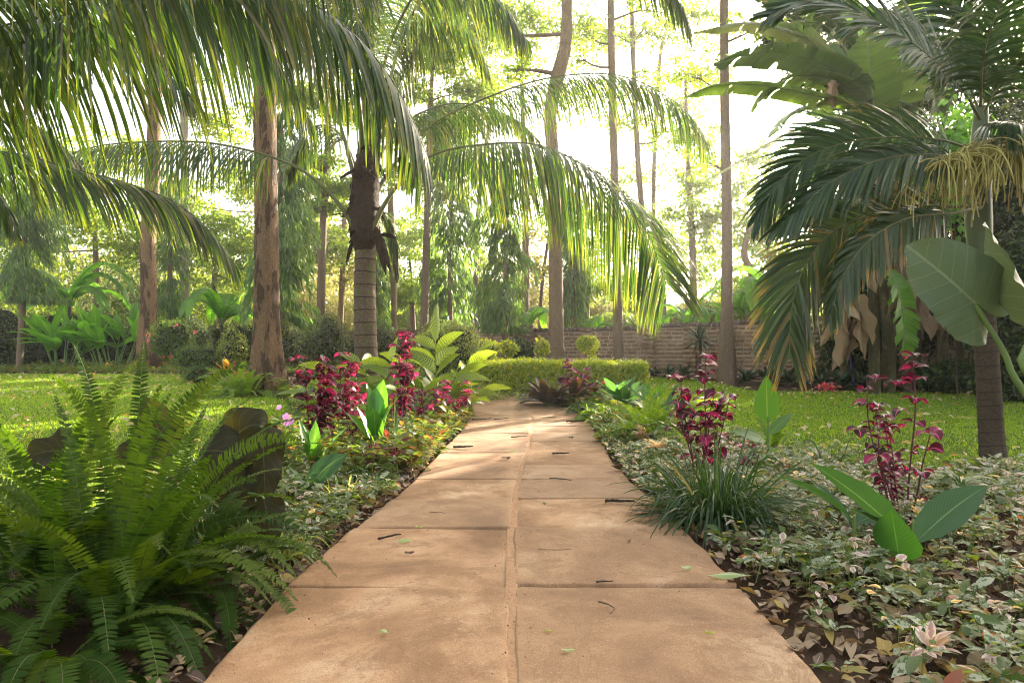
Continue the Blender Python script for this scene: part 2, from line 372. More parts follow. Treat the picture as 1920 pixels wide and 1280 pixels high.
M['cover'] = leafmat('cover_leaf', (.27, .31, .19), (.44, .46, .34), tr=(1.8, 1.8, 1.0), tf=.3, rough=.5, patch=(.075, .125, .035), pth=.53, pscale=75, mott=.2, c3=(.10, .14, .04))
M['cover2'] = leafmat('cover_olive', (.09, .13, .022), (.16, .19, .035), tf=.45, rough=.5, c3=(.05, .09, .02), brown=(.17, .13, .05), bfrac=.1)
M['coleus'] = leafmat('coleus_leaf', (.07, .13, .02), (.15, .19, .035), tf=.4, rough=.5, rib=(.20, .05, .05), ribw=.1, c3=(.17, .10, .04), brown=(.14, .025, .035), bfrac=.14)
M['coverp'] = leafmat('cover_pink', (.42, .24, .26), (.52, .40, .38), tf=.35, margin=(.60, .50, .46), mg0=.2)
M['coverg'] = leafmat('cover_green', (.06, .12, .02), (.13, .20, .03), tf=.4, rough=.45, c3=(.22, .20, .03), brown=(.28, .08, .05), bfrac=.07)
M['purple'] = leafmat('purple_leaf', (.030, .022, .014), (.06, .035, .02), tf=.25, rough=.4, tr=(2.2, 1.8, .9), c3=(.14, .09, .02))
M['colo'] = leafmat('elephant_dark', (.040, .028, .022), (.052, .040, .026), tr=(2.4, 2.2, .9), tf=.25, rough=.4)
M['croton'] = leafmat('croton', (.26, .18, .04), (.42, .22, .06), tf=.35, c3=(.12, .18, .03), brown=(.30, .05, .04), bfrac=.25)
M['aspid'] = leafmat('aspid', (.022, .050, .028), (.045, .085, .045), tf=.15, rough=.25, c3=(.09, .12, .08))
M['soil'] = plain('soil', (.10, .062, .040), (.055, .034, .024), 6, .95, .8)
M['pink'] = leafmat('pink_petal', (.55, .20, .50), (.70, .38, .66), tf=.35, rough=.5, tr=(1.3, 1.1, 1.3), mott=.1)
M['redp'] = leafmat('red_petal', (.75, .12, .14), (.85, .22, .20), tf=.3, rough=.5, tr=(1.3, 1., 1.), mott=.1)
M['flowery'] = plain('palm_flower', (.56, .46, .12), (.36, .32, .08), 14, .6, island=True)
M['paleleaf'] = leafmat('pale_fallen_leaf', (.42, .34, .19), (.58, .50, .34), tf=.2, rough=.7, c3=(.50, .30, .10))
M['litter'] = leafmat('litter_leaf', (.30, .19, .105), (.50, .36, .22), tr=(1.4, 1.2, .8), tf=.15, rough=.7, c3=(.50, .36, .10), rib=(.5, .38, .24), ribw=.02, brown=(.09, .05, .035), bfrac=.38)
M['bluehose'] = plain('blue_pipe', (.015, .045, .17), (.012, .03, .10), 8, .4)

# ---------------------------------------------------------------- ground, lawn
def sheet(name, xs, ys, dz, mat, bump=.0, R=None, mask=None):
    X, Y = np.meshgrid(xs, ys); Z = gz(Y) + dz
    if bump and R is not None: Z = Z + bump * R.normal(size=Z.shape)
    nx, ny = len(xs), len(ys); mb = MB()
    i = np.arange(ny - 1)[:, None] * nx; j = np.arange(nx - 1)[None]
    q = np.stack([i + j, i + j + 1, i + nx + j + 1, i + nx + j], -1).reshape(-1, 4)
    if mask is not None:
        c = np.stack([X, Y], -1).reshape(-1, 2)[q].mean(1); q = q[mask(c[:, 0], c[:, 1])]
    mb.add(np.stack([X, Y, Z], -1), q)
    return mb
ys = np.concatenate([np.linspace(-60, 0, 13), np.linspace(.5, 30, 119), np.linspace(34, 150, 30)])
xs = np.concatenate([np.linspace(-150, -30, 14), np.linspace(-28, 28, 113), np.linspace(32, 150, 14)])
m, nt_, out = newmat('ground_soil')
n1 = noise(nt_, 3, 8, .65); col = ramp(nt_, n1, [(.3, (.040, .024, .015)), (.5, (.075, .045, .028)), (.72, (.13, .08, .05))])
far = noise(nt_, .5, 3); col = mixc(nt_, ramp(nt_, far, [(.45, 0.), (.6, .3)]), col, (.05, .035, .02))
p_ = nd(nt_, 'ShaderNodeBsdfPrincipled'); p_.inputs['Roughness'].default_value = .95; p_.inputs['Specular IOR Level'].default_value = .1
nt_.links.new(col, p_.inputs['Base Color']); b_ = nd(nt_, 'ShaderNodeBump'); b_.inputs['Strength'].default_value = .9; b_.inputs['Distance'].default_value = .03
nt_.links.new(noise(nt_, 14, 8, .7), b_.inputs['Height']); nt_.links.new(b_.outputs[0], p_.inputs['Normal']); nt_.links.new(p_.outputs[0], out.inputs[0])
o = sheet('ground', xs, ys, -.03, None, .008, rng(1)).build('ground', m); tag(o, kind='structure')

LB = np.array([[-6, -1.9], [3.4, -2.2], [5, -2.45], [8, -2.7], [10, -3.1], [12, -3.8], [14, -5.4], [17, -7.2], [19.5, -9.5], [20.2, -30]])   # (Y, X) right edge of the left lawn
RB = np.array([[5.0, 30], [5.3, 6], [5.75, 3.2], [6.5, 2.45], [8, 2.2], [11, 2.3], [14.3, 2.7], [16, 2.9], [18.6, 3.3]])    # left edge of the right lawn
def wallY(x): return 22 - .7 * x
def lawn_mask(x, y):
    wob = .09 * np.sin(y * 3.1) + .07 * np.sin(y * 7.3 + 1)
    left = (y > 1.2) & (x < np.interp(y, LB[:, 0], LB[:, 1]) + wob) & (y < 20.1)
    xr = np.where(y < 5.0, 99, np.interp(y, RB[:, 0], RB[:, 1]))
    top = np.minimum(wallY(x) - .85, np.where(x > 5.0, 14.2 - .05 * (x - 5), 99))
    right = (x > xr + wob) & (y < top + wob)
    return left | right
m, nt_, out = newmat('lawn_ground')
n1 = noise(nt_, 2.5, 6, .6); col = ramp(nt_, n1, [(.35, (.07, .125, .014)), (.55, (.12, .19, .02)), (.75, (.18, .22, .03))])
p_ = nd(nt_, 'ShaderNodeBsdfPrincipled'); p_.inputs['Roughness'].default_value = .95; p_.inputs['Specular IOR Level'].default_value = .1
col = mixc(nt_, ramp(nt_, noise(nt_, 30, 4), [(.55, 0.), (.7, .6)]), col, (.13, .10, .04))
nt_.links.new(col, p_.inputs['Base Color']); b_ = nd(nt_, 'ShaderNodeBump'); b_.inputs['Strength'].default_value = 1.; b_.inputs['Distance'].default_value = .03
nt_.links.new(noise(nt_, 60, 4, .7), b_.inputs['Height']); nt_.links.new(b_.outputs[0], p_.inputs['Normal']); nt_.links.new(p_.outputs[0], out.inputs[0])
o = sheet('lawn', np.arange(-18, 14, .12), np.arange(1.2, 21, .12), .0, None, .004, rng(2), lawn_mask).build('lawn', m); tag(o, kind='structure')
R = rng(3); mb = MB()
for (n, y0, y1) in ((46000, 4.0, 8), (90000, 8, 12.5), (110000, 12.5, 20.2)):
    x = R.uniform(-15, 12, n); y = R.uniform(y0, y1, n)
    k = lawn_mask(x, y) & (np.abs(x) < y * .85 + .3); x, y = x[k], y[k]; n_ = len(x)
    D = np.stack([R.normal(size=n_) * .55, R.normal(size=n_) * .55, np.ones(n_)], 1)
    h = R.uniform(.022, .055, n_) * (1 + (y > 12) * .25)
    ribbons(mb, np.stack([x, y, gz(y) + .0], 1), D, h, (.006 + .0006 * y), .35, S=unit(R, n_), n=2, prof=prof_grass)
tag(mb.build('grass', M['lawnb']), 'short bright green lawn grass on both sides of the garden path', 'grass', kind='stuff')

# ---------------------------------------------------------------- path
m, nt_, out = newmat('path_slab')
r = risland(nt_); n1 = noise(nt_, 1.5, 7, .62, dist=.5); 
col = ramp(nt_, n1, [(.34, (.19, .100, .052)), (.44, (.35, .195, .100)), (.54, (.50, .295, .158)), (.66, (.66, .45, .28))])
n2 = noise(nt_, 4.5, 6, .7); col = mixc(nt_, ramp(nt_, n2, [(.50, 0.), (.60, .6)]), col, (.255, .13, .062))
n4 = noise(nt_, .8, 4, .6); col = mixc(nt_, ramp(nt_, n4, [(.60, 0.), (.72, .35)]), col, (.40, .31, .23))
col = mixc(nt_, mth(nt_, 'MULTIPLY', r, .75), col, (.30, .19, .115))
n3 = noise(nt_, 85, 3, .7); col = mixc(nt_, ramp(nt_, n3, [(.3, .35), (.5, 0.)]), col, (.25, .13, .07))
col = mixc(nt_, ramp(nt_, noise(nt_, 22, 3, .5), [(.70, 0.), (.74, .6)]), col, (.17, .09, .05))
p_ = nd(nt_, 'ShaderNodeBsdfPrincipled'); p_.inputs['Roughness'].default_value = .8; p_.inputs['Specular IOR Level'].default_value = .25
col = mixc(nt_, ramp(nt_, noise(nt_, 260, 2, .6), [(.40, .5), (.52, 0.)]), col, (.20, .10, .05))
col = mixc(nt_, ramp(nt_, noise(nt_, 150, 2, .6), [(.60, 0.), (.72, .45)]), col, (.62, .46, .32))
col = mixc(nt_, ramp(nt_, noise(nt_, 2.3, 8, .72, dist=1.5), [(.53, 0.), (.565, .45), (.60, .1), (.72, .4)]), col, (.215, .118, .06))
gsp = nd(nt_, 'ShaderNodeSeparateXYZ'); nt_.links.new(nd(nt_, 'ShaderNodeNewGeometry').outputs['Position'], gsp.inputs[0])
ej = mth(nt_, 'ADD', mth(nt_, 'ABSOLUTE', gsp.outputs[0]), mth(nt_, 'MULTIPLY', noise(nt_, 6, 5, .7), .16)); col = mixc(nt_, ramp(nt_, ej, [(.05, .55), (.15, 0.)]), col, (.52, .31, .17))
nt_.links.new(col, p_.inputs['Base Color']); b_ = nd(nt_, 'ShaderNodeBump'); b_.inputs['Strength'].default_value = .45; b_.inputs['Distance'].default_value = .006
nt_.links.new(mth(nt_, 'ADD', mth(nt_, 'MULTIPLY', noise(nt_, 120, 4, .7), .5), noise(nt_, 9, 4, .6)), b_.inputs['Height']); nt_.links.new(b_.outputs[0], p_.inputs['Normal']); nt_.links.new(p_.outputs[0], out.inputs[0])
M['slab'] = m
M['mortar'] = plain('mortar', (.50, .29, .155), (.34, .19, .10), 9, .95, .7)
LE = np.array([G(u, v)[:2] for u, v in ((395, 1280), (540, 1112), (665, 1000), (735, 943), (777, 905), (802, 877), (838, 840), (864, 812), (880, 788), (884, 768), (890, 757))])
RE = np.array([G(u, v)[:2] for u, v in ((1530, 1280), (1385, 1108), (1275, 995), (1217, 940), (1178, 905), (1150, 870), (1128, 835), (1112, 805), (1096, 783), (1066, 768), (1040, 760))])
def lx(y): return np.interp(y, LE[:, 1], LE[:, 0])
def rx(y): return np.interp(y, RE[:, 1], RE[:, 0])
def cxp(y): return np.interp(y, [0, 3.6, 4.4, 5.2, 6.6, 9, 12.6], [0, 0, .012, .05, .155, .26, .33])
R = rng(4); path = MB(); rows = [.2, 1.0, 1.9, 2.80, 3.72, 4.45, 5.12, 5.77, 6.45, 7.2, 7.9, 8.65, 9.35, 10.1, 10.8, 11.5, 12.15, 12.8]
def slab(x0, x1, y0, y1, z, R, tx=0.):
    # x0,x1: callables of y; rounded, slightly ragged top sheet with skirts
    nx, ny = 16, 14
    a = np.linspace(0, 1, nx); b = np.linspace(0, 1, ny)
    b = .5 - .5 * np.cos(np.pi * b); a = .5 - .5 * np.cos(np.pi * a)
    Yg = (y0 + (y1 - y0) * b)[:, None] * np.ones((1, nx)); X0 = x0(Yg); X1 = x1(Yg)
    Xg = X0 + (X1 - X0) * a[None]
    e = np.zeros((ny, nx)); e[0] = e[-1] = 1; e[:, 0] = e[:, -1] = 1
    Xg = Xg + e * R.normal(size=e.shape) * .0035; Yg = Yg + e * R.normal(size=e.shape) * .003
    for (ci, cj) in ((0, 0), (0, -1), (-1, 0), (-1, -1)):
        Xg[ci, cj] += (-1 if cj else 1) * R.uniform(.001, .007); Yg[ci, cj] += (-1 if ci else 1) * R.uniform(.001, .006)
    Z = gz(Yg) + z - e * .0025 + tx * (a[None] - .5) + .0012 * R.normal(size=e.shape)
    v = np.stack([Xg, Yg, Z], -1).reshape(-1, 3)
    i = np.arange(ny - 1)[:, None] * nx; j = np.arange(nx - 1)[None]
    q = np.stack([i + j, i + j + 1, i + nx + j + 1, i + nx + j], -1).reshape(-1, 4)
    ring = list(range(nx)) + [k * nx + nx - 1 for k in range(1, ny)] + [(ny - 1) * nx + k for k in range(nx - 2, -1, -1)] + [k * nx for k in range(ny - 2, 0, -1)]
    low = v[ring] - [0, 0, .06]; n0 = len(v); L = len(ring)
    q2 = [[ring[k], n0 + k, n0 + (k + 1) % L, ring[(k + 1) % L]] for k in range(L)]
    path.add(np.vstack([v, low]), np.vstack([q, q2]), np.vstack([v[:, :2], low[:, :2]]))
for k in range(len(rows) - 1):
    y0, y1 = rows[k], rows[k + 1]
    jl, jr = R.uniform(-.012, .012, 2); dl, dr = R.uniform(-.04, .04, 2)
    zl, zr = .028 + R.uniform(-.003, .004), .028 + R.uniform(-.003, .004)
    g = R.uniform(.002, .005)
    sh = .02 * (k % 2)
    slab(lambda y: lx(y) + jl, lambda y: cxp(y) - .012, y0 + g, y1 - g * .3, zl, R, R.uniform(-.01, .01))
    slab(lambda y: cxp(y) + .012, lambda y: rx(y) + jr, y0 + g + sh + .006, y1 + sh - g * .3 + .004, zr, R, R.uniform(-.01, .01))
slab(lambda y: -3.2 + 0 * y, lambda y: lx(y) - .03, 11.5, 12.15, .03, R); slab(lambda y: -3.2 + 0 * y, lambda y: lx(y) - .03, 12.17, 12.8, .028, R)
po = path.build('path', M['slab'], smooth=False); tag(po, kind='structure')
mo = MB(); yy = np.linspace(.3, 12.8, 500)
for s_, w_ in ((0, 1),):
    a = np.linspace(-1, 1, 7); Xg = cxp(yy)[:, None] + a[None] * .026
    Z = gz(yy)[:, None] + .0262 + .0016 * R.normal(size=(500, 7)) + .0022 * np.sin(yy * 5)[:, None]
    v = np.stack([Xg, np.repeat(yy[:, None], 7, 1), Z], -1); i = np.arange(499)[:, None] * 7; j = np.arange(6)[None]
    mo.add(v, np.stack([i + j, i + j + 1, i + 7 + j + 1, i + 7 + j], -1).reshape(-1, 4))
mo.build('mortar_joint', M['mortar'], po, smooth=False)

# ---------------------------------------------------------------- wall
m, nt_, out = newmat('wall_brick')
r = risland(nt_); col = ramp(nt_, r, [(0., (.20, .12, .07)), (.3, (.30, .185, .11)), (.6, (.37, .24, .15)), (.85, (.26, .18, .12)), (1., (.43, .30, .19))])
col = mixc(nt_, mth(nt_, 'MULTIPLY', noise(nt_, 7, 5, .6), .6), col, (.16, .10, .075))
p_ = nd(nt_, 'ShaderNodeBsdfPrincipled'); p_.inputs['Roughness'].default_value = .9; nt_.links.new(col, p_.inputs['Base Color'])
b_ = nd(nt_, 'ShaderNodeBump'); b_.inputs['Strength'].default_value = .6; b_.inputs['Distance'].default_value = .01
nt_.links.new(noise(nt_, 30, 5, .7), b_.inputs['Height']); nt_.links.new(b_.outputs[0], p_.inputs['Normal']); nt_.links.new(p_.outputs[0], out.inputs[0])
M['brick'] = m; M['joint'] = plain('wall_mortar', (.46, .36, .25), (.34, .26, .18), 4, .95, .5)
M['coping'] = plain('coping', (.26, .19, .14), (.12, .09, .07), 5, .95, .6, island=True)
WD = nrm(V3(1, -.7, 0)); WN = V3(-WD[1], WD[0], 0) * -1     # along the wall / towards the garden
def wp(x, n_, z): return V3(x, wallY(x), 0) + WN * n_ + V3(0, 0, z)
def bx(mb, x0, x1, n0, n1, z0, z1):
    v = [wp(x, n_, z) for z in (z0, z1) for n_ in (n0, n1) for x in (x0, x1)]
    mb.add(v, [[0, 1, 3, 2], [4, 6, 7, 5], [0, 4, 5, 1], [1, 5, 7, 3], [3, 7, 6, 2], [2, 6, 4, 0]])
R = rng(5)
wall = thing('brick_wall', 'long brown brick boundary wall with buttress pillars and a dark soldier-course top behind the lawn', 'wall', wp(2, 0, 0))
core, br, cp = MB(), MB(), MB()
secs = [(-9, -3.2, 1.70), (-3.2, .6, 1.78), (.6, 3.9, 1.66), (3.9, 5.7, 1.72), (5.7, 7.45, 1.76), (7.45, 9.6, 1.82), (9.6, 13, 1.86)]
for x0, x1, zt in secs:
    zb = -.1; bx(core, x0, x1, -.10, .092, zb, zt - .115)
    ch = .108; x_len = .25
    for c, z in enumerate(np.arange(.0, zt - .12, ch)):
        x = x0 + (c % 2) * .15
        while x < x1 - .05:
            L = x_len * R.uniform(.75, 1.2) / 1.22; xe = min(x + L, x1)
            bx(br, x + .011, xe - .011, .0, .098 + R.uniform(0, .012), z + .008, min(z + ch, zt - .115) - .010); x = xe
    x = x0
    while x < x1 - .02:
        L = .075 * R.uniform(.9, 1.15); bx(cp, x + .003, min(x + L, x1) - .003, -.125, .125 + R.uniform(-.006, .008), zt - .11, zt + R.uniform(-.008, .012)); x += L
core.build('wall_core', M['joint'], wall, False); br.build('brickwork', M['brick'], wall, False); cp.build('coping', M['coping'], wall, False)
for x in (-3.2, .6, 2.3, 3.9, 4.9, 5.72, 6.6, 7.45, 8.6):
    pl = MB()
    for z in np.arange(0, 1.55, .125):
        a = x - .14; b = x + R.uniform(-.03, .03); bx(pl, a, b - .005, .05, .20, z + .006, z + .119); bx(pl, b + .005, x + .14, .05, .20 + R.uniform(-.006, .006), z + .006, z + .119)
    pl.build('buttress', M['brick'], wall, False)
# small white outlet box on the wall
t = thing('outlet_box', 'small white outlet box with a dark opening fixed to the wall buttress', 'outlet', wp(7.42, .2, 1.4))
c = V3(*t.location); mb = MB(); mb2 = MB()
xw = 7.42
bx(mb, xw - .065, xw + .065, .21, .25, 1.40, 1.62); bx(mb2, xw - .03, xw + .03, .2505, .256, 1.47, 1.56)
mb.build('box', plain('outlet_white', (.55, .5, .43)), t, False); mb2.build('socket', plain('outlet_dark', (.03, .03, .03)), t, False)

# ---------------------------------------------------------------- palms
def PP(lst): return np.array([P(*p) for p in lst])
def prop(*st): return lambda t: np.interp(t, [a for a, b in st], [b for a, b in st])
def frond(root, pts, mat, rmat, label=None, **k):
    lm, sm = MB(), MB(); pinnate(lm, sm, pts, **k)
    f = lm.build('frond', mat, root); s = sm.build('rachis', rmat, None)
    # sub-part: same origin as the frond
    s.data.transform(__import__('mathutils').Matrix.Translation(-Vector(worldloc(f)))); s.parent = f
    if label: f['label'] = label
    return f
SKY_LP = prop((0, .5), (.15, .85), (.5, 1), (.85, .72), (1, .35))
c0 = GY(690, 10.5)
coco = thing('coconut_palm', 'coconut palm with ringed trunk and brown fibrous neck standing left of the path', 'palm tree', c0)
R = rng(20)
mb = MB(); s = spline(PP([(694, 790, 10.5), (688, 700, 10.5), (685, 620, 10.5), (684, 540, 10.5), (686, 462, 10.5)]), 90)
u_ = np.linspace(0, 1, 90); rad = np.interp(u_, [0, .15, .35, 1], [.24, .205, .178, .158]) * (1 + .018 * np.sin(u_ * 90)) 
tube(mb, s, rad, k=28, R=R, rough=.008); mb.build('trunk', M['cocobark'], coco)
mb = MB(); s = spline(PP([(686, 470, 10.5), (683, 420, 10.5), (684, 360, 10.5), (690, 300, 10.5), (694, 230, 10.55)]), 40)
tube(mb, s, np.interp(np.linspace(0, 1, 40), [0, .08, .25, .5, .8, 1], [.165, .21, .235, .21, .17, .12]), k=22, R=R, rough=.04)
for i in range(46):   # strips of leaf-sheath fibre wrapped round the neck
    h = R.uniform(.0, .85); i0 = int(h * 39); a = R.uniform(0, 6.28); c = s[i0]; rr = .23 - .08 * h
    b = c + rr * V3(math.cos(a), math.sin(a), 0)
    ribbons(mb, b, V3(-math.sin(a) * .6, math.cos(a) * .6, R.uniform(-.9, .6)), R.uniform(.15, .5), R.uniform(.03, .09), R.uniform(.1, .7), S=V3(math.cos(a + 1.2), math.sin(a + 1.2), .3), n=6, across=3, fold=.3, prof=prof_strap, R=R)
mb.build('fibre_sheath', M['fibre'], coco)
mb = MB(); ribbons(mb, PP([(704, 425, 10.3), (712, 440, 10.3), (660, 455, 10.3)]), np.array([[.25, 0, -1], [.3, 0, -.9], [-.3, 0, -1]]), [.75, .6, .35], [.13, .1, .06], .15, S=V3(1, .3, 0), n=8, across=5, fold=.5, wave=.2, R=R, prof=prof_palm)
mb.build('dead_spathe', M['fibre'], coco)
kw = dict(R=R, wid=.0225, nseg=6, r0=.045, r1=.006)
FR = [
 ([(698, 430, 10.4), (716, 392, 10.35), (740, 355, 10.3), (775, 318, 10.2), (815, 290, 10), (875, 275, 9.8), (976, 268, 9.6), (1043, 284, 9.5), (1110, 322, 9.4), (1164, 373, 9.3), (1211, 432, 9.2), (1235, 490, 9.1), (1250, 535, 9)],
  dict(n=235, l0=1.62, lp=prop((0, .25), (.12, .75), (.35, .92), (.6, 1), (.85, .75), (1, .45)), a0=80, a1=32, droop=(1.6, 1.4, .8, .35), lift=(-.6, -.35, 0), start=.24, roll=(0, 72), jit=.045)),
 ([(692, 385, 10.7), (718, 340, 10.9), (747, 299, 11), (791, 250, 11.3), (841, 215, 11.5), (909, 185, 11.8), (976, 160, 12), (1043, 144, 12.1), (1127, 138, 12.2), (1194, 151, 12.2), (1261, 188, 12.2), (1300, 225, 12.2), (1328, 268, 12.2)],
  dict(n=181, l0=1.25, lp=prop((0, .5), (.15, .85), (.5, 1), (.85, .8), (1, .4)), a0=75, a1=30, droop=(1.6, 1.5, 1.3, .8), lift=(-.5, -.4, -.2), start=.24, roll=(0, 35), jit=.09)),
 ([(692, 330, 11), (745, 245, 12), (800, 207, 12.5), (860, 194, 12.8), (925, 206, 13), (975, 230, 13), (1012, 265, 13)],
  dict(n=126, l0=.85, a0=70, a1=30, droop=2.02, start=.3, jit=.07)),
 ([(694, 300, 10.6), (712, 225, 10.6), (731, 148, 10.6), (751, 84, 10.5), (770, 34, 10.4), (800, -15, 10.3), (860, -40, 10.2), (930, -5, 10.1), (985, 70, 10)],
  dict(n=149, l0=1.3, a0=72, a1=28, droop=1.86, start=.36, jit=.08)),
 ([(696, 290, 11.2), (722, 215, 11.2), (745, 165, 11.2), (785, 82, 11.3), (815, 52, 11.3), (850, 48, 11.3), (888, 78, 11.3), (916, 135, 11.3)],
  dict(n=133, l0=1.0, a0=70, a1=28, droop=1.55, start=.3, jit=.09)),
 ([(668, 440, 10.4), (645, 395, 10.4), (600, 345, 10.4), (555, 313, 10.4), (510, 295, 10.4), (470, 283, 10.4), (400, 269, 10.5), (330, 265, 10.5), (250, 267, 10.6), (180, 275, 10.6), (100, 298, 10.7)],
  dict(n=165, l0=.98, lp=prop((0, .75), (.3, 1), (.7, .85), (1, .4)), a0=75, a1=30, droop=1.7, lift=-.5, start=.34, jit=.1, gap=.08)),
 ([(664, 330, 10.8), (640, 240, 10.8), (612, 140, 10.7), (570, 30, 10.6), (500, -60, 10.5), (400, -100, 10.3), (300, -60, 10.2)],
  dict(n=156, l0=1.3, a0=72, a1=28, droop=1.86, start=.25, jit=.08)),
 ([(690, 260, 10.5), (694, 150, 10.6), (690, 20, 10.8), (670, -100, 10.9), (630, -170, 11)],
  dict(n=141, l0=1.2, a0=60, a1=25, droop=1.24, start=.28, jit=.08)),
 ([(668, 320, 11), (640, 255, 11.3), (600, 235, 11.6), (560, 270, 11.9), (540, 330, 12)],
  dict(n=110, l0=.8, a0=65, a1=28, droop=1.86, start=.25, jit=.1)),
 ([(700, 420, 10.7), (716, 400, 10.8), (728, 415, 10.9), (738, 455, 10.9), (744, 520, 10.9)],
  dict(n=94, l0=.42, a0=40, a1=15, droop=1.40, start=.12, jit=.1)),
 ([(692, 262, 10.4), (740, 60, 9.8), (860, -110, 9), (1040, -160, 8.4), (1180, -90, 8), (1262, -10, 7.8), (1290, 50, 7.7)],
  dict(n=173, l0=1.05, a0=75, a1=25, droop=1.71, start=.3, jit=.09)),
 ([(680, 270, 10.2), (670, 150, 9.4), (660, 40, 8.6), (662, -20, 8), (668, 10, 7.5), (676, 90, 7.2)],
  dict(n=126, l0=1.1, a0=70, a1=25, droop=1.71, start=.35, jit=.08)),
]
for pts, kk in FR: frond(coco, PP(pts), M['coco'], M['rachis'], **{**kw, **kk})

cl = V3(-5.9, 5.0, 0)
coco2 = thing('coconut_palm', 'coconut palm beyond the left edge whose long fronds hang across the top left', 'palm tree', cl)
mb = MB(); s = spline([cl + V3(.1, 0, -.05), cl + V3(.02, 0, 1), cl + V3(0, 0, 2), cl + V3(.1, 0, 2.7)], 80)
tube(mb, s, np.interp(np.linspace(0, 1, 80), [0, .15, 1], [.24, .18, .15]), k=24, R=R, rough=.01); mb.build('trunk', M['cocobark'], coco2)
mb = MB(); tube(mb, [cl + V3(.1, 0, 2.65), cl + V3(.1, 0, 3.0), cl + V3(.1, 0, 3.5)], [.17, .22, .12], k=16, n=20, R=R, rough=.05); mb.build('fibre_sheath', M['fibre'], coco2)
hub = cl + V3(.1, 0, 2.9)
FL = [
 ([(-150, 110, 4.7), (-60, 72, 4.65), (0, 52, 4.6), (90, 27, 4.6), (170, -5, 4.6), (300, -45, 4.75), (430, -50, 5), (550, -12, 5.2), (640, 45, 5.4), (705, 110, 5.5), (755, 185, 5.6), (800, 290, 5.7)],
  dict(n=236, l0=1.12, lp=prop((0, .5), (.2, .85), (.5, 1.05), (.8, .85), (1, .5)), a0=82, a1=30, droop=1.9, lift=-.5, start=.1, jit=.08, wid=0.0249)),
 ([(-200, 160, 5.8), (-110, 70, 5.8), (-20, 20, 6), (120, -35, 6.2), (280, -30, 6.4), (420, 25, 6.5), (520, 120, 6.6), (575, 215, 6.7)],
  dict(n=204, l0=1.25, a0=66, a1=25, droop=1.24, lift=.05, start=.08, jit=.07, wid=0.0237)),
 ([(-220, 240, 6.4), (-120, 120, 6.6), (-20, 60, 7), (90, 40, 7.2), (200, 60, 7.4), (300, 120, 7.6), (370, 200, 7.8)],
  dict(n=173, l0=1.15, a0=64, a1=25, droop=1.16, start=.08, jit=.08, wid=0.0237)),
 ([(-240, 290, 6), (-100, 290, 6.1), (17, 287, 6.2), (134, 317, 6.4), (235, 343, 6.6), (320, 376, 6.8), (385, 425, 6.9), (438, 492, 7)],
  dict(n=189, l0=.85, lp=prop((0, .8), (.4, 1), (.8, .8), (1, .4)), a0=66, a1=18, droop=1.47, lift=.1, start=.15, roll=(-5, -22), jit=.07, wid=0.0213)),
 ([(-200, 300, 5.5), (-110, 280, 5.3), (-50, 310, 5.2), (0, 370, 5.1), (30, 430, 5.1)],
  dict(n=126, l0=.55, a0=60, a1=22, droop=1.55, start=.15, jit=.08, wid=0.0202)),
 ([(-200, 240, 6.6), (-90, 200, 7), (10, 210, 7.4), (90, 250, 7.7), (150, 310, 8)],
  dict(n=141, l0=.95, a0=68, a1=22, droop=1.55, start=.12, jit=.08, wid=0.0225)),
 ([(-150, 20, 4.2), (-20, -90, 4.1), (150, -130, 4.2), (330, -130, 4.4), (500, -110, 4.7), (640, -60, 5), (700, -20, 5.1)],
  dict(n=204, l0=1.0, a0=80, a1=30, droop=2.33, start=.1, jit=.09, wid=0.0237)),
]
R = rng(21)
for a in (200, 235, 262, 288, 312, 150, 175):   # unseen rest of the crown, added to shade the lower left corner
    q = V3(math.cos(math.radians(a)), math.sin(math.radians(a)), 0); l = R.uniform(3.6, 4.4); e = R.uniform(.5, 1.0)
    p = np.array([hub, hub + q * l * .2 + V3(0, 0, l * .22 * e), hub + q * l * .5 + V3(0, 0, l * .36 * e), hub + q * l * .8 + V3(0, 0, l * .2 * e), hub + q * l + V3(0, 0, -.3)])
    frond(coco2, p, M['coco'], M['rachisd'], **{**kw, 'R': R, 'n': 90, 'l0': 1.1, 'droop': 1.5, 'a0': 75, 'a1': 28, 'wid': .035})
for pts, kk in FL:
    p = np.vstack([hub[None], PP(pts)]); frond(coco2, p, M['coco'], M['rachisd'], **{**kw, **dict(r0=.035), **kk, 'R': R})

# ringed areca palm on the right
R = rng(22)
b0 = G(1862, 872)
ar = thing('ringed_palm', 'slender ring-marked palm with green crownshaft and yellow flower sprays on the right lawn edge', 'palm tree', b0)
mb = MB(); s = spline([b0 + V3(.01, 0, -.05), P(1858, 800, 5.94), P(1849, 650, 5.94), P(1840, 540, 5.93), P(1836, 480, 5.93)], 100)
tube(mb, s, np.interp(np.linspace(0, 1, 100), [0, .06, .2, 1], [.125, .105, .097, .082]) * (1 + .012 * np.sin(np.linspace(0, 90, 100))), k=24, R=R, rough=.006); mb.build('trunk', M['arecabark'], ar)
mb = MB(); tube(mb, PP([(1837, 486, 5.93), (1836, 440, 5.93), (1834, 380, 5.93), (1836, 300, 5.93), (1840, 200, 5.93)]), [.088, .104, .1, .075, .05], k=20, n=30, R=R, rough=.006); mb.build('crownshaft', M['shaft'], ar)
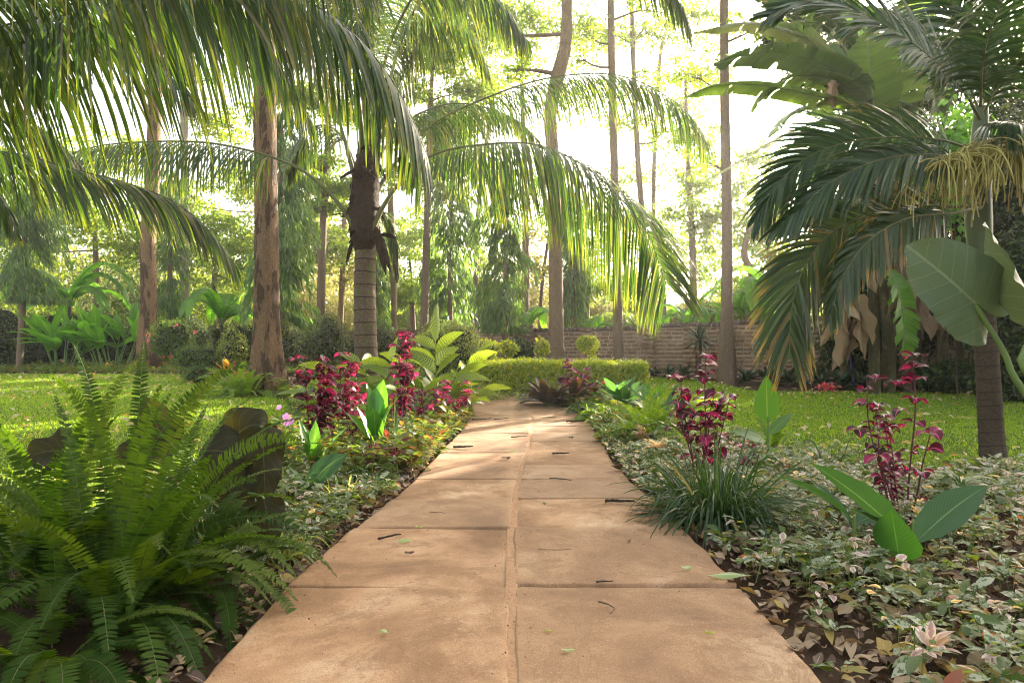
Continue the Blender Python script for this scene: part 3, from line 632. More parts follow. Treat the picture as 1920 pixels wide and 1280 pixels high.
AF = [
 ([(1838, 225, 5.9), (1812, 180, 5.75), (1785, 145, 5.6), (1735, 100, 5.4), (1660, 48, 5.2), (1580, 12, 5.1), (1510, 2, 5), (1445, 30, 4.9)], 'areca',
  dict(n=102, l0=.74, a0=48, a1=12, droop=.15, lift=.1, start=.14, roll=(70, 60))),
 ([(1840, 300, 5.9), (1805, 275, 5.8), (1760, 262, 5.7), (1700, 258, 5.6), (1616, 262, 5.5), (1532, 286, 5.35), (1470, 333, 5.2), (1418, 410, 5.1)], 'areca',
  dict(n=105, l0=.66, a0=52, a1=14, droop=.3, lift=.05, start=.16, roll=(78, 70))),
 ([(1840, 310, 5.8), (1800, 300, 5.6), (1740, 290, 5.4), (1650, 300, 5.2), (1560, 340, 5.05), (1500, 390, 5), (1450, 430, 4.95)], 'areca',
  dict(n=91, l0=.58, a0=42, a1=12, droop=.35, lift=.05, start=.16, roll=(60, 60))),
 ([(1838, 380, 5.85), (1790, 388, 5.75), (1710, 385, 5.6), (1633, 402, 5.5), (1552, 442, 5.35), (1503, 511, 5.2), (1484, 585, 5.15), (1480, 665, 5.1)], 'arecaold',
  dict(n=112, l0=.66, lp=prop((0, .7), (.4, 1), (.8, .9), (1, .5)), a0=55, a1=26, droop=.35, lift=.0, start=.18, roll=(72, 80))),
 ([(1838, 390, 5.7), (1780, 400, 5.5), (1700, 410, 5.3), (1630, 450, 5.1), (1580, 520, 5), (1555, 600, 4.95)], 'arecaold',
  dict(n=81, l0=.48, a0=48, a1=20, droop=.6, lift=.05, start=.2, roll=(60, 60))),
 ([(1840, 205, 5.9), (1850, 130, 5.85), (1868, 40, 5.8), (1900, -70, 5.7), (1950, -140, 5.6)], 'areca', dict(n=62, l0=.62, a0=52, a1=20, droop=.4, lift=.1, start=.1)),
 ([(1842, 215, 5.9), (1880, 150, 5.7), (1940, 90, 5.5), (2020, 60, 5.3), (2100, 80, 5.2)], 'areca', dict(n=62, l0=.62, a0=60, a1=20, droop=.5, lift=.15, start=.1)),
 ([(1840, 205, 5.9), (1825, 110, 5.9), (1785, 10, 5.8), (1725, -70, 5.7), (1650, -110, 5.6)], 'areca', dict(n=93, l0=.7, a0=52, a1=20, droop=.4, lift=.1, start=.1)),
 ([(1842, 240, 5.85), (1880, 228, 5.6), (1930, 240, 5.4), (1990, 290, 5.2), (2030, 370, 5.1)], 'areca', dict(n=93, l0=.55, a0=62, a1=20, droop=.9, lift=.1, start=.08)),
 ([(1838, 215, 6), (1800, 120, 6.2), (1750, 60, 6.4), (1680, 30, 6.6), (1600, 50, 6.8)], 'areca', dict(n=93, l0=.7, a0=56, a1=20, droop=.5, lift=.1, start=.1)),
 ([(1838, 205, 5.95), (1845, 100, 5.2), (1880, 0, 4.6), (1920, -60, 4.2), (1960, -60, 3.9)], 'areca', dict(n=62, l0=.62, a0=58, a1=20, droop=.6, lift=.1, start=.14)),
]
for pts, mm, kk in AF: frond(ar, PP(pts), M[mm], M['rachis'], **{**dict(R=R, wid=.023, nseg=6, r0=.02, r1=.003, jit=.06, prof=prof_strap), **kk})
def strings(root, c, tips, n, L, R):
    mb = MB()
    for i in range(n):
        a = R.uniform(0, 1); b = np.array(c[0]) * (1 - a) + np.array(c[1]) * a
        th = R.uniform(0, 6.28); d = nrm(V3(math.cos(th) * 1.2 - .25, math.sin(th) * .8, R.uniform(-.15, .9)))
        l = L * R.uniform(.5, 1.1); k = 12; p = [b]
        for j in range(k):
            d = nrm(d + V3(0, 0, -.34) * (.6 + j * .03) + R.normal(size=3) * .06); p.append(p[-1] + d * l / k)
        tube(mb, np.array(p), np.full(k + 1, .0048), k=4, R=R, rough=.35, cap=False)
    mb.build('flower_spray', M['flowery'], root)
strings(ar, (P(1850, 268, 5.7), P(1925, 285, 5.4)), None, 190, .66, R)
strings(ar, (P(1838, 285, 5.6), P(1760, 305, 5.3)), None, 90, .58, R)
mb = MB(); tube(mb, PP([(1836, 300, 5.9), (1860, 275, 5.8), (1905, 290, 5.6), (1960, 330, 5.5)]), [.022, .014, .006], n=16); tube(mb, PP([(1836, 310, 5.9), (1800, 292, 5.7), (1760, 312, 5.6)]), [.018, .005], n=12)
mb.build('flower_stalk', M['flowery'], ar)

# ---------------------------------------------------------------- bananas
def banana_leaf(lm, pts, width, R, tears=.36, droop=.5, roll=0., prof=None, st=.14, n=46):
    s = spline(pts, 60); T, S, N = frames(s); L = np.linalg.norm(np.diff(s, axis=0), axis=1).sum()
    tube(lm, s, np.interp(np.linspace(0, 1, 60), [0, .15, 1], [.028, .02, .004]), k=6, mi=1)
    prof = prof or (lambda t: np.interp(t, [0, .08, .25, .6, .85, 1], [.35, .8, 1, .98, .7, .12]))
    for sg in (-1, 1):
        x = (np.arange(n) + .5) / n; f = (st + (1 - st) * x) * 59; fl = np.floor(f).astype(int).clip(0, 58); fr = (f - fl)[:, None]
        lerp = lambda A: A[fl] * (1 - fr) + A[fl + 1] * fr
        p, t, sd, nn = lerp(s), nrm(lerp(T)), nrm(lerp(S)), nrm(lerp(N))
        g = np.cumsum(R.random(n) < tears); gv = R.normal(size=(g.max() + 1, 2))
        rl = math.radians(roll) * sg * -1 + 0
        sd2 = sd * sg * math.cos(rl) + nn * math.sin(abs(rl)) * (1 if rl else 0)
        D = nrm(sd2 + t * (.35 + .13 * gv[g, :1]) + nn * (.25 + .15 * gv[g, 1:]))
        ribbons(lm, p, D, width * .5 * prof(x) * (1 + .07 * gv[g, 0]), L * (1 - st) / n * 1.12, droop * (1 + .4 * gv[g, 1]), S=t, n=5, across=2,
                prof=lambda t: np.interp(t, [0, .8, 1], [1, 1, .92]))
def banana(name, label, base, stems, leaves, mats, R, group=None, cat='banana plant', dead=()):
    t = thing(name, label, cat, base, group)
    for st in stems:
        mb = MB(); tube(mb, st, [.11, .09, .05], k=10, n=16, R=R, rough=.05); mb.build('stem', M['bstem'], t)
    for (pts, wd, mm, kk) in leaves:
        lm = MB(); banana_leaf(lm, pts, wd, R, **kk); lm.build('leaf', [M[mm], M['bmid']], t)
    if len(dead):
        mb = MB()
        for (c, L, wd) in dead:
            n = 5; b = c + R.normal(size=(n, 3)) * .05
            ribbons(mb, b, np.array([[R.normal() * .35, R.normal() * .35, -1] for _ in range(n)]), L * R.uniform(.7, 1.1, n), wd * R.uniform(.6, 1.2, n), .1, S=unit(R, n), n=18, across=5, fold=.8, wave=.4, wfreq=2.2, R=R, prof=prof_strap)
        mb.build('dead_leaves', M['dead'], t)
    return t
M['bstem'] = barkmat('banana_stem', (.12, .12, .05), (.07, .045, .025), 5, patch=(.24, .16, .09), pth=.56, bump=.5)
M['bmid'] = plain('banana_midrib', (.17, .22, .08), (.12, .16, .06), 5, .4)
R = rng(23)
Y = 13.2
b = GY(1640, 13.6); gr = 'banana plants behind the right lawn'
banana('banana_plant', 'tall banana plant with long torn leaves reaching left past the straight dark trunk', b,
 [[b, P(1640, 500, 13.5), P(1645, 230, 13.4)], [b + V3(.35, .1, 0), P(1672, 520, 13.5), P(1660, 260, 13.5)]],
 [(PP([(1645, 240, 13.4), (1600, 200, 13.2), (1520, 178, 13), (1420, 160, 12.8), (1340, 162, 12.7), (1284, 182, 12.6)]), .70, 'bananal', dict(droop=.5)),
  (PP([(1655, 240, 13.4), (1580, 160, 13.3), (1500, 142, 13.2), (1440, 168, 13.1), (1408, 215, 13.1)]), .85, 'bananal', dict(droop=.4)),
  (PP([(1655, 200, 13.8), (1580, 60, 13.9), (1500, 8, 14), (1410, -5, 14)]), .8, 'banana', dict(droop=.4)),
  (PP([(1655, 230, 13.8), (1690, 120, 13.9), (1700, 60, 14), (1690, 0, 14)]), .8, 'helic', dict(droop=.2)),
  (PP([(1650, 230, 13.4), (1610, 165, 13.2), (1550, 125, 13.1), (1470, 102, 13), (1400, 104, 12.9), (1340, 120, 12.8)]), 1.0, 'banana', dict(droop=.35)),
  (PP([(1650, 210, 13.6), (1570, 110, 13.8), (1490, 66, 14), (1400, 45, 14), (1300, 62, 14)]), .6, 'bananap', dict(droop=.6)),
  (PP([(1645, 260, 13.4), (1636, 190, 13.1), (1630, 120, 12.9), (1626, 62, 12.8)]), 1.05, 'bananal', dict(droop=.1, tears=.1)),
  (PP([(1655, 290, 13.3), (1580, 225, 12.9), (1490, 245, 12.6), (1400, 295, 12.4), (1318, 345, 12.3)]), .66, 'bananap', dict(droop=.3)),
  (PP([(1660, 300, 13.3), (1630, 285, 12.7), (1595, 300, 12.4), (1560, 350, 12.3)]), .58, 'bananap', dict(droop=.2, tears=.15))], None, R, gr,
 dead=[(P(1655, 290, 13), .9, .22), (P(1670, 420, 13), 1.1, .2), (P(1640, 330, 13), .8, .2), (P(1560, 160, 13), .5, .12)])
b = GY(1700, 13.9)
banana('banana_plant', 'banana plant with a torn leaf hanging straight down and curled brown dead leaves', b,
 [[b, P(1692, 480, 13.8), P(1690, 280, 13.6)], [b + V3(-.4, 0, 0), P(1662, 600, 13.4), P(1640, 440, 13.2)]],
 [(PP([(1650, 490, 13), (1668, 505, 12.8), (1684, 545, 12.7), (1694, 600, 12.7), (1697, 672, 12.7)]), .74, 'helic', dict(droop=.2, tears=.4)),
  (PP([(1690, 290, 13.6), (1660, 130, 13.7), (1600, 20, 13.8), (1480, -20, 13.8)]), .85, 'banana', dict(droop=.4)),
  (PP([(1690, 280, 13.6), (1690, 130, 13.2), (1720, 20, 13), (1740, -80, 12.9)]), .9, 'bananal', dict(droop=.3)),
  (PP([(1692, 300, 13.6), (1740, 230, 13.4), (1790, 150, 13.2), (1840, 120, 13)]), .8, 'banana', dict(droop=.4)),
  (PP([(1645, 450, 13.2), (1590, 400, 13), (1530, 385, 12.9), (1475, 350, 12.8)]), .36, 'helic', dict(droop=.3, tears=.05)),
  (PP([(1690, 290, 13.6), (1620, 240, 13.4), (1540, 260, 13.2), (1500, 330, 13)]), .8, 'banana', dict(droop=.6)),
  (PP([(1690, 290, 13.6), (1630, 330, 13.4), (1600, 400, 13.3), (1590, 480, 13.2)]), .7, 'banana', dict(droop=.6)),
  (PP([(1690, 290, 13.6), (1730, 330, 13.2), (1745, 420, 13), (1745, 500, 13)]), .7, 'banana', dict(droop=.6)),
  (PP([(1690, 280, 13.6), (1630, 180, 13.9), (1560, 60, 14.2), (1500, 40, 14.3)]), .85, 'banana', dict(droop=.5)),
  (PP([(1645, 450, 13.2), (1600, 470, 13), (1560, 500, 12.9), (1530, 570, 12.8)]), .5, 'bananap', dict(droop=.4))], None, R, gr,
 dead=[(P(1690, 400, 12.9), 1.3, .26), (P(1705, 480, 13), 1.2, .22), (P(1720, 300, 13), 1., .2), (P(1600, 470, 13), 1.0, .2), (P(1570, 520, 13.2), 1.2, .25)])
b = GY(1765, 14.2)
banana('banana_plant', 'banana plant in the dark thicket left of the ringed palm trunk', b,
 [[b, P(1770, 500, 14.2), P(1765, 260, 14)], [b + V3(-.5, .2, 0), P(1730, 520, 14.3), P(1728, 300, 14)], [b + V3(.5, .1, 0), P(1800, 560, 14.3), P(1808, 380, 14)]],
 [(PP([(1765, 260, 14), (1740, 130, 14), (1690, 50, 14), (1600, 10, 14)]), .9, 'banana', dict(droop=.4)),
  (PP([(1765, 260, 14), (1800, 130, 14), (1860, 60, 14), (1940, 40, 14)]), .9, 'banana', dict(droop=.4)),
  (PP([(1728, 300, 14), (1700, 220, 13.6), (1640, 190, 13.4), (1570, 220, 13.2)]), .8, 'banana', dict(droop=.5)),
  (PP([(1808, 380, 14), (1780, 300, 13.6), (1740, 280, 13.4), (1690, 330, 13.2)]), .7, 'banana', dict(droop=.5)),
  (PP([(1808, 380, 14), (1850, 330, 13.8), (1900, 340, 13.6), (1950, 420, 13.4)]), .7, 'banana', dict(droop=.5))], None, R, gr,
 dead=[(P(1745, 430, 13.5), 1.4, .3), (P(1730, 470, 13.2), 1.3, .28), (P(1690, 360, 13), 1.2, .25), (P(1600, 560, 13.3), 1.2, .25), (P(1585, 600, 13.4), 1., .25), (P(1760, 560, 13.8), .9, .2), (P(1790, 500, 13.8), 1., .2), (P(1720, 560, 13.8), .9, .2), (P(1830, 540, 13.8), 1., .2)])
b = GY(1585, 15.2)
banana('banana_plant', 'dark banana plant filling the top between the straight dark trunk and ringed palm', b,
 [[b, P(1585, 480, 15.1), P(1580, 240, 15)]],
 [(PP([(1580, 240, 15), (1550, 130, 15), (1500, 60, 15), (1430, 50, 15)]), .95, 'banana', dict(droop=.4)),
  (PP([(1580, 240, 15), (1590, 110, 15), (1570, 10, 15), (1520, -60, 15)]), .95, 'banana', dict(droop=.4)),
  (PP([(1580, 240, 15), (1630, 130, 15), (1680, 40, 15), (1760, 10, 15)]), .95, 'banana', dict(droop=.4)),
  (PP([(1580, 240, 15), (1530, 200, 14.8), (1480, 215, 14.6), (1440, 260, 14.5)]), .8, 'banana', dict(droop=.4)),
  (PP([(1580, 250, 15), (1620, 200, 14.8), (1680, 200, 14.6), (1730, 250, 14.5)]), .85, 'banana', dict(droop=.4)),
  (PP([(1580, 250, 15), (1560, 260, 14.6), (1540, 320, 14.5), (1530, 400, 14.5)]), .8, 'banana', dict(droop=.4))], None, R, gr,
 dead=[(P(1585, 300, 14.8), 1.2, .25), (P(1600, 380, 14.8), 1.3, .25)])
def banana_auto(label, base, h, n, L, wd, mm, R, group, droop=.5, cat='banana plant', stem=True):
    leaves = []; top = base + V3(0, 0, h)
    for i in range(n):
        a = i * 2.4 + R.uniform(-.3, .3); e = R.uniform(.5, 1.3); o = V3(math.cos(a), math.sin(a), 0)
        l = L * R.uniform(.75, 1.1)
        pts = [top - V3(0, 0, .15), top + o * l * .18 + V3(0, 0, l * .35 * e), top + o * l * .5 + V3(0, 0, l * .55 * e), top + o * l * .85 + V3(0, 0, l * (.5 * e - .12)), top + o * l * 1.05 + V3(0, 0, l * (.35 * e - .35))]
        leaves.append((np.array(pts), wd * R.uniform(.8, 1.1), mm, dict(droop=droop, tears=.15, n=26)))
    return banana('banana_plant', label, base, [[base, base + V3(.03, 0, h * .5), top]] if stem else [], leaves, None, R, group, cat)
gb = 'banana plants beyond the brick wall'
for i, (u, Y, h, n, L, wd, lab) in enumerate([
  (1400, 20.5, 1.6, 9, 1.7, .5, 'pale backlit banana plant over the wall just right of the straight dark trunk'),
  (1115, 23.5, 1.2, 7, 1.0, .35, 'small banana plant above the wall between the two bare trunks by the topiary'),
  (1290, 19.8, 1.3, 7, 1.2, .35, 'young banana plant above the wall left of the straight dark trunk'),
  (990, 23.5, 1.3, 10, 1.5, .42, 'wide green banana plant above the wall left of the thick brown trunk'),
  (850, 26, 1.3, 7, 1.1, .35, 'low banana plant at the foot of the tall weeping tree'),
  (415, 24, 1.5, 9, 1.9, .6, 'broad-leaved banana plant between the white trunk and the thick brown trunk'),
  (575, 23, 1.2, 8, 1.2, .4, 'bright banana plant behind the round clipped bush left of the coconut trunk'),
  (130, 24.5, 2.2, 9, 2.0, .7, 'large-leaved banana plant high behind the left flower thicket'),
  (1460, 19, 1.9, 8, 1.8, .6, 'banana plant over the wall behind the drooping ringed palm frond')]):
    banana_auto(lab, GY(u, Y), h, n, L, wd, 'bananap' if i in (0, 6) and False else 'helic', rng(300 + i), gb if i in (0, 1, 2, 3, 8) else None)

# ---------------------------------------------------------------- trees
def crown_clumps(mb, C, rad, nclump, k, L, W, R, flat=.45, cr=.35, up=.6):
    c = unit(R, nclump) * (R.random((nclump, 1)) ** .45) * np.array(rad) + C
    cc = np.repeat(c, k, 0); m = len(cc)
    p = cc + unit(R, m) * (R.random((m, 1)) ** .5) * cr * np.array([1, 1, flat])
    nv = nrm(unit(R, m) * .8 + V3(0, 0, up)); D = nrm(np.cross(nv, unit(R, m)) + V3(0, 0, -.25)); S = np.cross(nv, D)
    diamonds(mb, p, D, S, L * R.uniform(.6, 1.25, m), W * R.uniform(.7, 1.2, m)); return c
def tree(name, label, cat, pts, rad, bark, crowns, leaf, R, group=None, k=12, flute=0., twigs=True, L=.13, W=.06, kk=26, cr=.4, flat=.45, rough=.02, base=None, dens=1.):
    pts = np.asarray(pts, float); t = thing(name, label, cat, pts[0] if base is None else base, group)
    mb = MB(); s, T, S, N = tube(mb, pts, rad, k=k, n=60, R=R, rough=rough, flute=flute); mb.build('trunk', M[bark], t)
    if crowns:
        lm = MB()
        for (C, rr, ncl) in crowns:
            C = np.asarray(C, float)
            c = crown_clumps(lm, C, rr, int(ncl * dens), kk, L, W, R, cr=cr, flat=flat)
            d = np.linalg.norm(s - C, axis=1); h = s[:, 2]
            j = int(np.argmin(d + 2.0 * np.maximum(0, h - C[2] + .3))); a = s[j]; rb = max(.012, np.interp(j / 59, np.linspace(0, 1, len(rad)), rad) * .35)
            md = (a + C) / 2 + V3(0, 0, -.05 * np.linalg.norm(C - a)) + R.normal(size=3) * .15
            bm = MB(); tube(bm, [a, md, C], [rb, rb * .7, rb * .35], k=6, n=12, cap=False)
            if twigs:
                for q in c[R.permutation(len(c))[:min(14, len(c))]]:
                    tube(bm, [md * .3 + C * .7, (C + q) / 2 + R.normal(size=3) * .1, q], [rb * .35, rb * .2, .004], k=4, n=6, cap=False)
            bm.build('limb', M[bark], t)
        lm.build('crown', M[leaf], t)
    return t
def cr_at(lst):  # (u, v, Y, rx, rz, n) -> crowns
    return [(P(u, v, Y), (rx, rx, rz), n) for (u, v, Y, rx, rz, n) in lst]
R = rng(40)
tree('tall_tree', 'thick peeling trunk with a fluted base at the left lawn edge behind the crimson plants', 'tree',
     [GY(503, 13.6, -.05), P(503, 700, 13.6), P(500, 600, 13.6), P(500, 450, 13.6), P(497, 250, 13.6), P(497, 0, 13.6), P(500, -300, 13.6)],
     [.36, .245, .228, .222, .215, .21, .20, .19, .17], 'barkpatch', cr_at([(430, -260, 13.6, 1.8, .7, 40), (620, -330, 14, 1.6, .7, 40)]), 'canopy', R, flute=.22, k=24)
tree('tall_tree', 'speckled tan and brown trunk standing in the mulch behind the left lawn', 'tree',
     [GY(279, 21, -.05), P(279, 650, 21), P(279, 560, 21), P(278, 440, 21), P(287, 330, 21), P(290, 150, 21), P(292, -50, 21), P(292, -200, 21)],
     [.36, .235, .22, .20, .19, .18, .16, .12], 'barkpatch', cr_at([(230, 40, 21, 1.6, .8, 60), (360, -40, 21, 1.6, .8, 60), (300, -120, 21, 2, .8, 60)]), 'canopy', R, flute=.2, k=18)
M['bark_w'] = barkmat('white_bark', (.52, .44, .36), (.36, .28, .22), 3, patch=(.18, .12, .08), pth=.66, bump=.4)
tree('tall_tree', 'slim whitish trunk right of the speckled trunk behind the left lawn', 'tree',
     [GY(348, 25, -.05), P(347, 560, 25), P(347, 400, 25), P(345, 200, 25), P(345, -50, 25)], [.17, .15, .14, .13, .1], 'bark_w', cr_at([(340, -20, 25, 1.6, .8, 40), (400, 150, 25.5, 1.0, .6, 22)]), 'canopy', R)
tree('tall_tree', 'thick brown trunk rising behind the clipped hedge and kinking near the top', 'tree',
     [GY(1044, 18, -.05), P(1043, 600, 18), P(1041, 450, 18), P(1037, 300, 18), P(1032, 215, 18), P(1044, 150, 18), P(1061, 80, 18), P(1063, 0, 18), P(1068, -200, 18)],
     [.23, .19, .18, .17, .16, .19, .14, .14, .12], 'barktan', cr_at([(960, -60, 18, 1.8, .7, 50), (1120, -120, 18, 2, .8, 50), (930, 60, 18.5, 1.1, .35, 16), (960, 130, 18.5, .9, .3, 14)]), 'airy', R, k=20, L=.17, W=.075, dens=.9)
tree('tall_tree', 'straight grey-brown trunk between the topiary and the wall middle', 'tree',
     [GY(1160, 18.5, -.05), P(1158, 560, 18.5), P(1152, 320, 18.5), P(1147, 120, 18.5), P(1143, -150, 18.5)], [.15, .115, .11, .10, .08], 'barkgrey',
     cr_at([(1100, 60, 18.5, .9, .35, 16), (1220, 20, 18.5, 1, .4, 18), (1090, 110, 18.7, .8, .3, 10), (1150, -60, 18.5, 1.6, .6, 40), (1210, 160, 18.6, .7, .25, 9)]), 'airy', R, L=.15, W=.07, dens=1.)
tree('tall_tree', 'straight dark slender trunk on the right lawn in front of the brick wall', 'tree',
     [GY(1363, 16.1, -.05), P(1363, 690, 16.1), P(1363, 560, 16.1), P(1363, 400, 16.1), P(1359, 200, 16.1), P(1358, 0, 16.1), P(1357, -200, 16.1)],
     [.22, .135, .125, .115, .105, .095, .08], 'barkgrey', cr_at([(1300, 140, 16.3, .9, .4, 12), (1420, 50, 16.2, .8, .3, 9), (1320, 300, 16.3, .7, .3, 8), (1310, -80, 16.2, 1.6, .6, 30)]), 'airy', R, k=18, flute=.15, L=.15, W=.07, dens=1.)
thin = [
 (1210, 24, [(1212, 610), (1205, 420), (1196, 300), (1188, 130), (1183, -40)], .11, 'slender bare-branched trunk just right of the straight grey-brown trunk beyond the wall', [(1150, 70, 24, 1.2, .5, 16), (1240, 250, 24, 1.3, .5, 18), (1160, 230, 24, 1, .4, 12), (1230, 60, 24, 1.3, .5, 20)]),
 (1226, 27, [(1226, 600), (1226, 330), (1232, 200), (1240, 90), (1262, 20), (1270, -60)], .09, 'thin crooked trunk beyond the wall under the hanging palm leaflets', [(1290, 200, 27, 1.6, .6, 22), (1270, 330, 27, 1.4, .6, 22), (1310, 90, 27, 1.5, .6, 22)]),
 (737, 25, [(737, 620), (736, 500), (733, 400), (730, 250)], .14, 'straight tan trunk right behind the coconut palm trunk', [(760, 250, 25, 1.8, .9, 60), (700, 180, 25.5, 1.6, .8, 50)]),
 (690, 16, [(690, 620), (690, 300), (692, 100), (694, 0), (696, -120)], .17, 'brown trunk rising directly behind the coconut palm crown', [(640, -60, 16, 1.6, .6, 50), (760, -90, 16, 1.6, .6, 50)]),
 (640, 30, [(637, 640), (641, 540), (646, 430), (640, 330)], .13, 'pale leaning trunk far back between the thick brown trunk and the coconut palm', [(620, 460, 30, 2.4, 1.1, 80), (590, 400, 30, 2.2, 1.0, 70), (670, 520, 30.5, 1.8, .9, 50)]),
 (890, 28, [(890, 640), (893, 500), (898, 380), (915, 250), (930, 150)], .10, 'thin leaning trunk against the bright sky right of the tall weeping tree', [(900, 480, 28.5, 1.1, .8, 30), (930, 330, 28, .5, .3, 6)]),
 (1020, 26, [(1012, 620), (1018, 520), (1030, 440), (1048, 350)], .07, 'reddish thin trunk forking above the wall left of the thick brown trunk', [(1010, 430, 26, 1.1, .7, 24), (1000, 500, 26, 1.0, .6, 24)]),
 (1430, 23, [(1400, 600), (1410, 520), (1395, 470), (1420, 400)], .13, 'crooked brown trunk over the wall right of the straight dark trunk', [(1440, 430, 23, 1.3, .8, 34), (1380, 400, 23.5, 1.2, .7, 30), (1480, 500, 23, 1.2, .6, 30)]),
]
for i, (u, Y, pl, r, lab, crs) in enumerate(thin):
    tree('slender_tree', lab, 'tree', [GY(u, Y, -.1)] + [P(a, b, Y) for a, b in pl], [r * 1.2, r, r * .9, r * .6], 'barktan' if i in (2, 4, 7) else 'barkgrey', cr_at(crs),
         ['airy', 'airy', 'airy', 'canopy', 'dull', 'canopy', 'dull', 'airy'][i], rng(60 + i), k=10, L=.19, W=.08, dens=1.25)
# feathery bright trees with open layered crowns behind
feath = [
 ('wide bright yellow-green tree with layered feathery sprays left of the coconut palm crown', 600, 22, [(600, 640), (605, 450), (615, 250), (620, 100)], 'airy',
  [(570, 300, 22, 1.3, .22, 42), (640, 350, 22, 1.2, .2, 36), (590, 390, 22.3, 1.3, .22, 34), (555, 180, 22, 1.4, .3, 40), (640, 210, 22, 1.3, .25, 36), (600, 60, 22, 1.8, .5, 60), (520, 60, 22.4, 1.5, .5, 40)]),
 ('bright feathery tree over the weeping tree top right of the palm crown', 800, 23, [(795, 640), (800, 450), (805, 250), (812, 100)], 'airy',
  [(850, 110, 23, 1.5, .4, 50), (790, 60, 23, 1.6, .5, 60), (760, 170, 23, 1.3, .3, 40), (890, 170, 23, 1.2, .3, 26), (900, 60, 23, 1.4, .4, 34), (840, 240, 23.3, 1.1, .25, 26), (770, 330, 23, 1.1, .3, 30), (850, 10, 23, 1.8, .4, 50)]),
 ('airy tree with small yellow-green leaves against the white sky behind the upper palm frond', 985, 25, [(985, 640), (985, 400), (980, 200), (975, 60)], 'airy',
  [(940, 90, 25, 1.7, .5, 30), (1000, 40, 25, 1.7, .5, 36), (920, 150, 25, 1.2, .3, 14), (1100, 60, 25.5, 1.6, .5, 24), (1110, 180, 25.5, 1.4, .4, 16), (960, 20, 25, 1.5, .4, 22)]),
 ('light leafy tree filling the sky gap left of the straight dark trunk', 1290, 24, [(1300, 620), (1298, 450), (1290, 300), (1285, 150)], 'airy',
  [(1300, 260, 24, 1.3, .7, 24), (1330, 340, 24, 1.3, .7, 30), (1290, 400, 24, 1.2, .6, 26), (1330, 440, 24.4, 1.4, .6, 34), (1300, 150, 24, 1.2, .5, 18), (1420, 300, 24.5, 1.2, .6, 22), (1310, 30, 24, 1.4, .5, 20)]),
 ('green leafy tree behind the far left lawn under the hanging fronds', 180, 27, [(185, 650), (180, 500), (178, 350)], 'canopy',
  [(140, 400, 27, 2.2, 1.2, 90), (230, 440, 27, 2, 1.2, 80), (60, 330, 27, 2.4, 1.4, 80), (180, 300, 27, 2.4, 1.2, 70), (20, 450, 27, 2, 1.2, 70)]),
 ('yellow-green tree between the two left trunks with sky behind it', 400, 28, [(400, 650), (402, 520), (405, 430)], 'airy',
  [(400, 420, 28, 1.8, .9, 60), (450, 450, 28, 1.4, .9, 50), (350, 460, 28, 1.6, 1, 50), (420, 520, 28.5, 2, .8, 60)]),
 ('soft yellow-green tree directly behind the coconut palm trunk', 770, 30, [(775, 650), (772, 560), (768, 480)], 'airy',
  [(760, 470, 30, 2, 1, 80), (790, 540, 30, 1.8, .9, 70), (740, 560, 30, 1.6, .8, 60), (700, 440, 30.5, 1.8, .9, 50)]),
 ('leafy yellow-green tree rising over the wall between the kinked trunk and the straight grey-brown trunk', 1100, 27, [(1100, 640), (1098, 500), (1095, 380)], 'airy',
  [(1100, 480, 27, 1.5, .8, 40), (1060, 400, 27, 1.3, .6, 26), (1140, 410, 27, 1.4, .6, 26), (1130, 540, 27, 1.5, .6, 40), (1010, 340, 27.5, 1.3, .5, 18)]),
 ('leafy pale tree rising over the wall under the tip of the long palm frond', 1240, 27, [(1245, 640), (1243, 520), (1240, 420)], 'airy',
  [(1240, 470, 27, 1.7, .9, 46), (1190, 420, 27.5, 1.3, .7, 26), (1310, 500, 27, 1.6, .8, 44), (1200, 540, 27, 1.6, .6, 40), (1180, 330, 27.5, 1.2, .6, 16)]),
 ('leafy tree over the wall between the straight dark trunk and the ringed palm fronds', 1440, 24, [(1445, 640), (1443, 540), (1440, 440)], 'airy',
  [(1430, 470, 24, 1.3, .8, 40), (1500, 500, 24, 1.3, .8, 40), (1400, 540, 24, 1.2, .6, 34), (1450, 400, 24, 1.1, .5, 18), (1410, 350, 24.5, 1.0, .5, 12)]),
 ('tall yellow-green tree behind the thick peeling trunk and its weeping neighbour', 540, 26, [(545, 650), (545, 480), (548, 300)], 'canopy',
  [(560, 440, 26, 1.6, .9, 50), (450, 350, 26, 1.5, .8, 40), (480, 480, 26, 1.5, .9, 50), (610, 470, 26.5, 1.4, .8, 36), (420, 230, 26, 1.6, .8, 36), (330, 380, 26, 1.6, .9, 46)]),
 ('soft green tree between the two central weeping trees', 900, 30, [(900, 650), (898, 560), (896, 480)], 'canopy',
  [(890, 520, 30, 1.3, .8, 50), (925, 560, 30, 1.3, .7, 44), (870, 570, 30, 1.2, .6, 40), (790, 420, 30, 1.4, .9, 40)]),
]
for i, (lab, u, Y, pl, leaf, crs) in enumerate(feath):
    tree('leafy_tree', lab, 'tree', [GY(u, Y, -.1)] + [P(a, b, Y) for a, b in pl], [.15, .13, .10, .05], 'barkgrey', cr_at(crs), leaf, rng(80 + i), k=8, L=.20, W=.085, flat=.3, cr=.48, kk=34, dens=1.2)

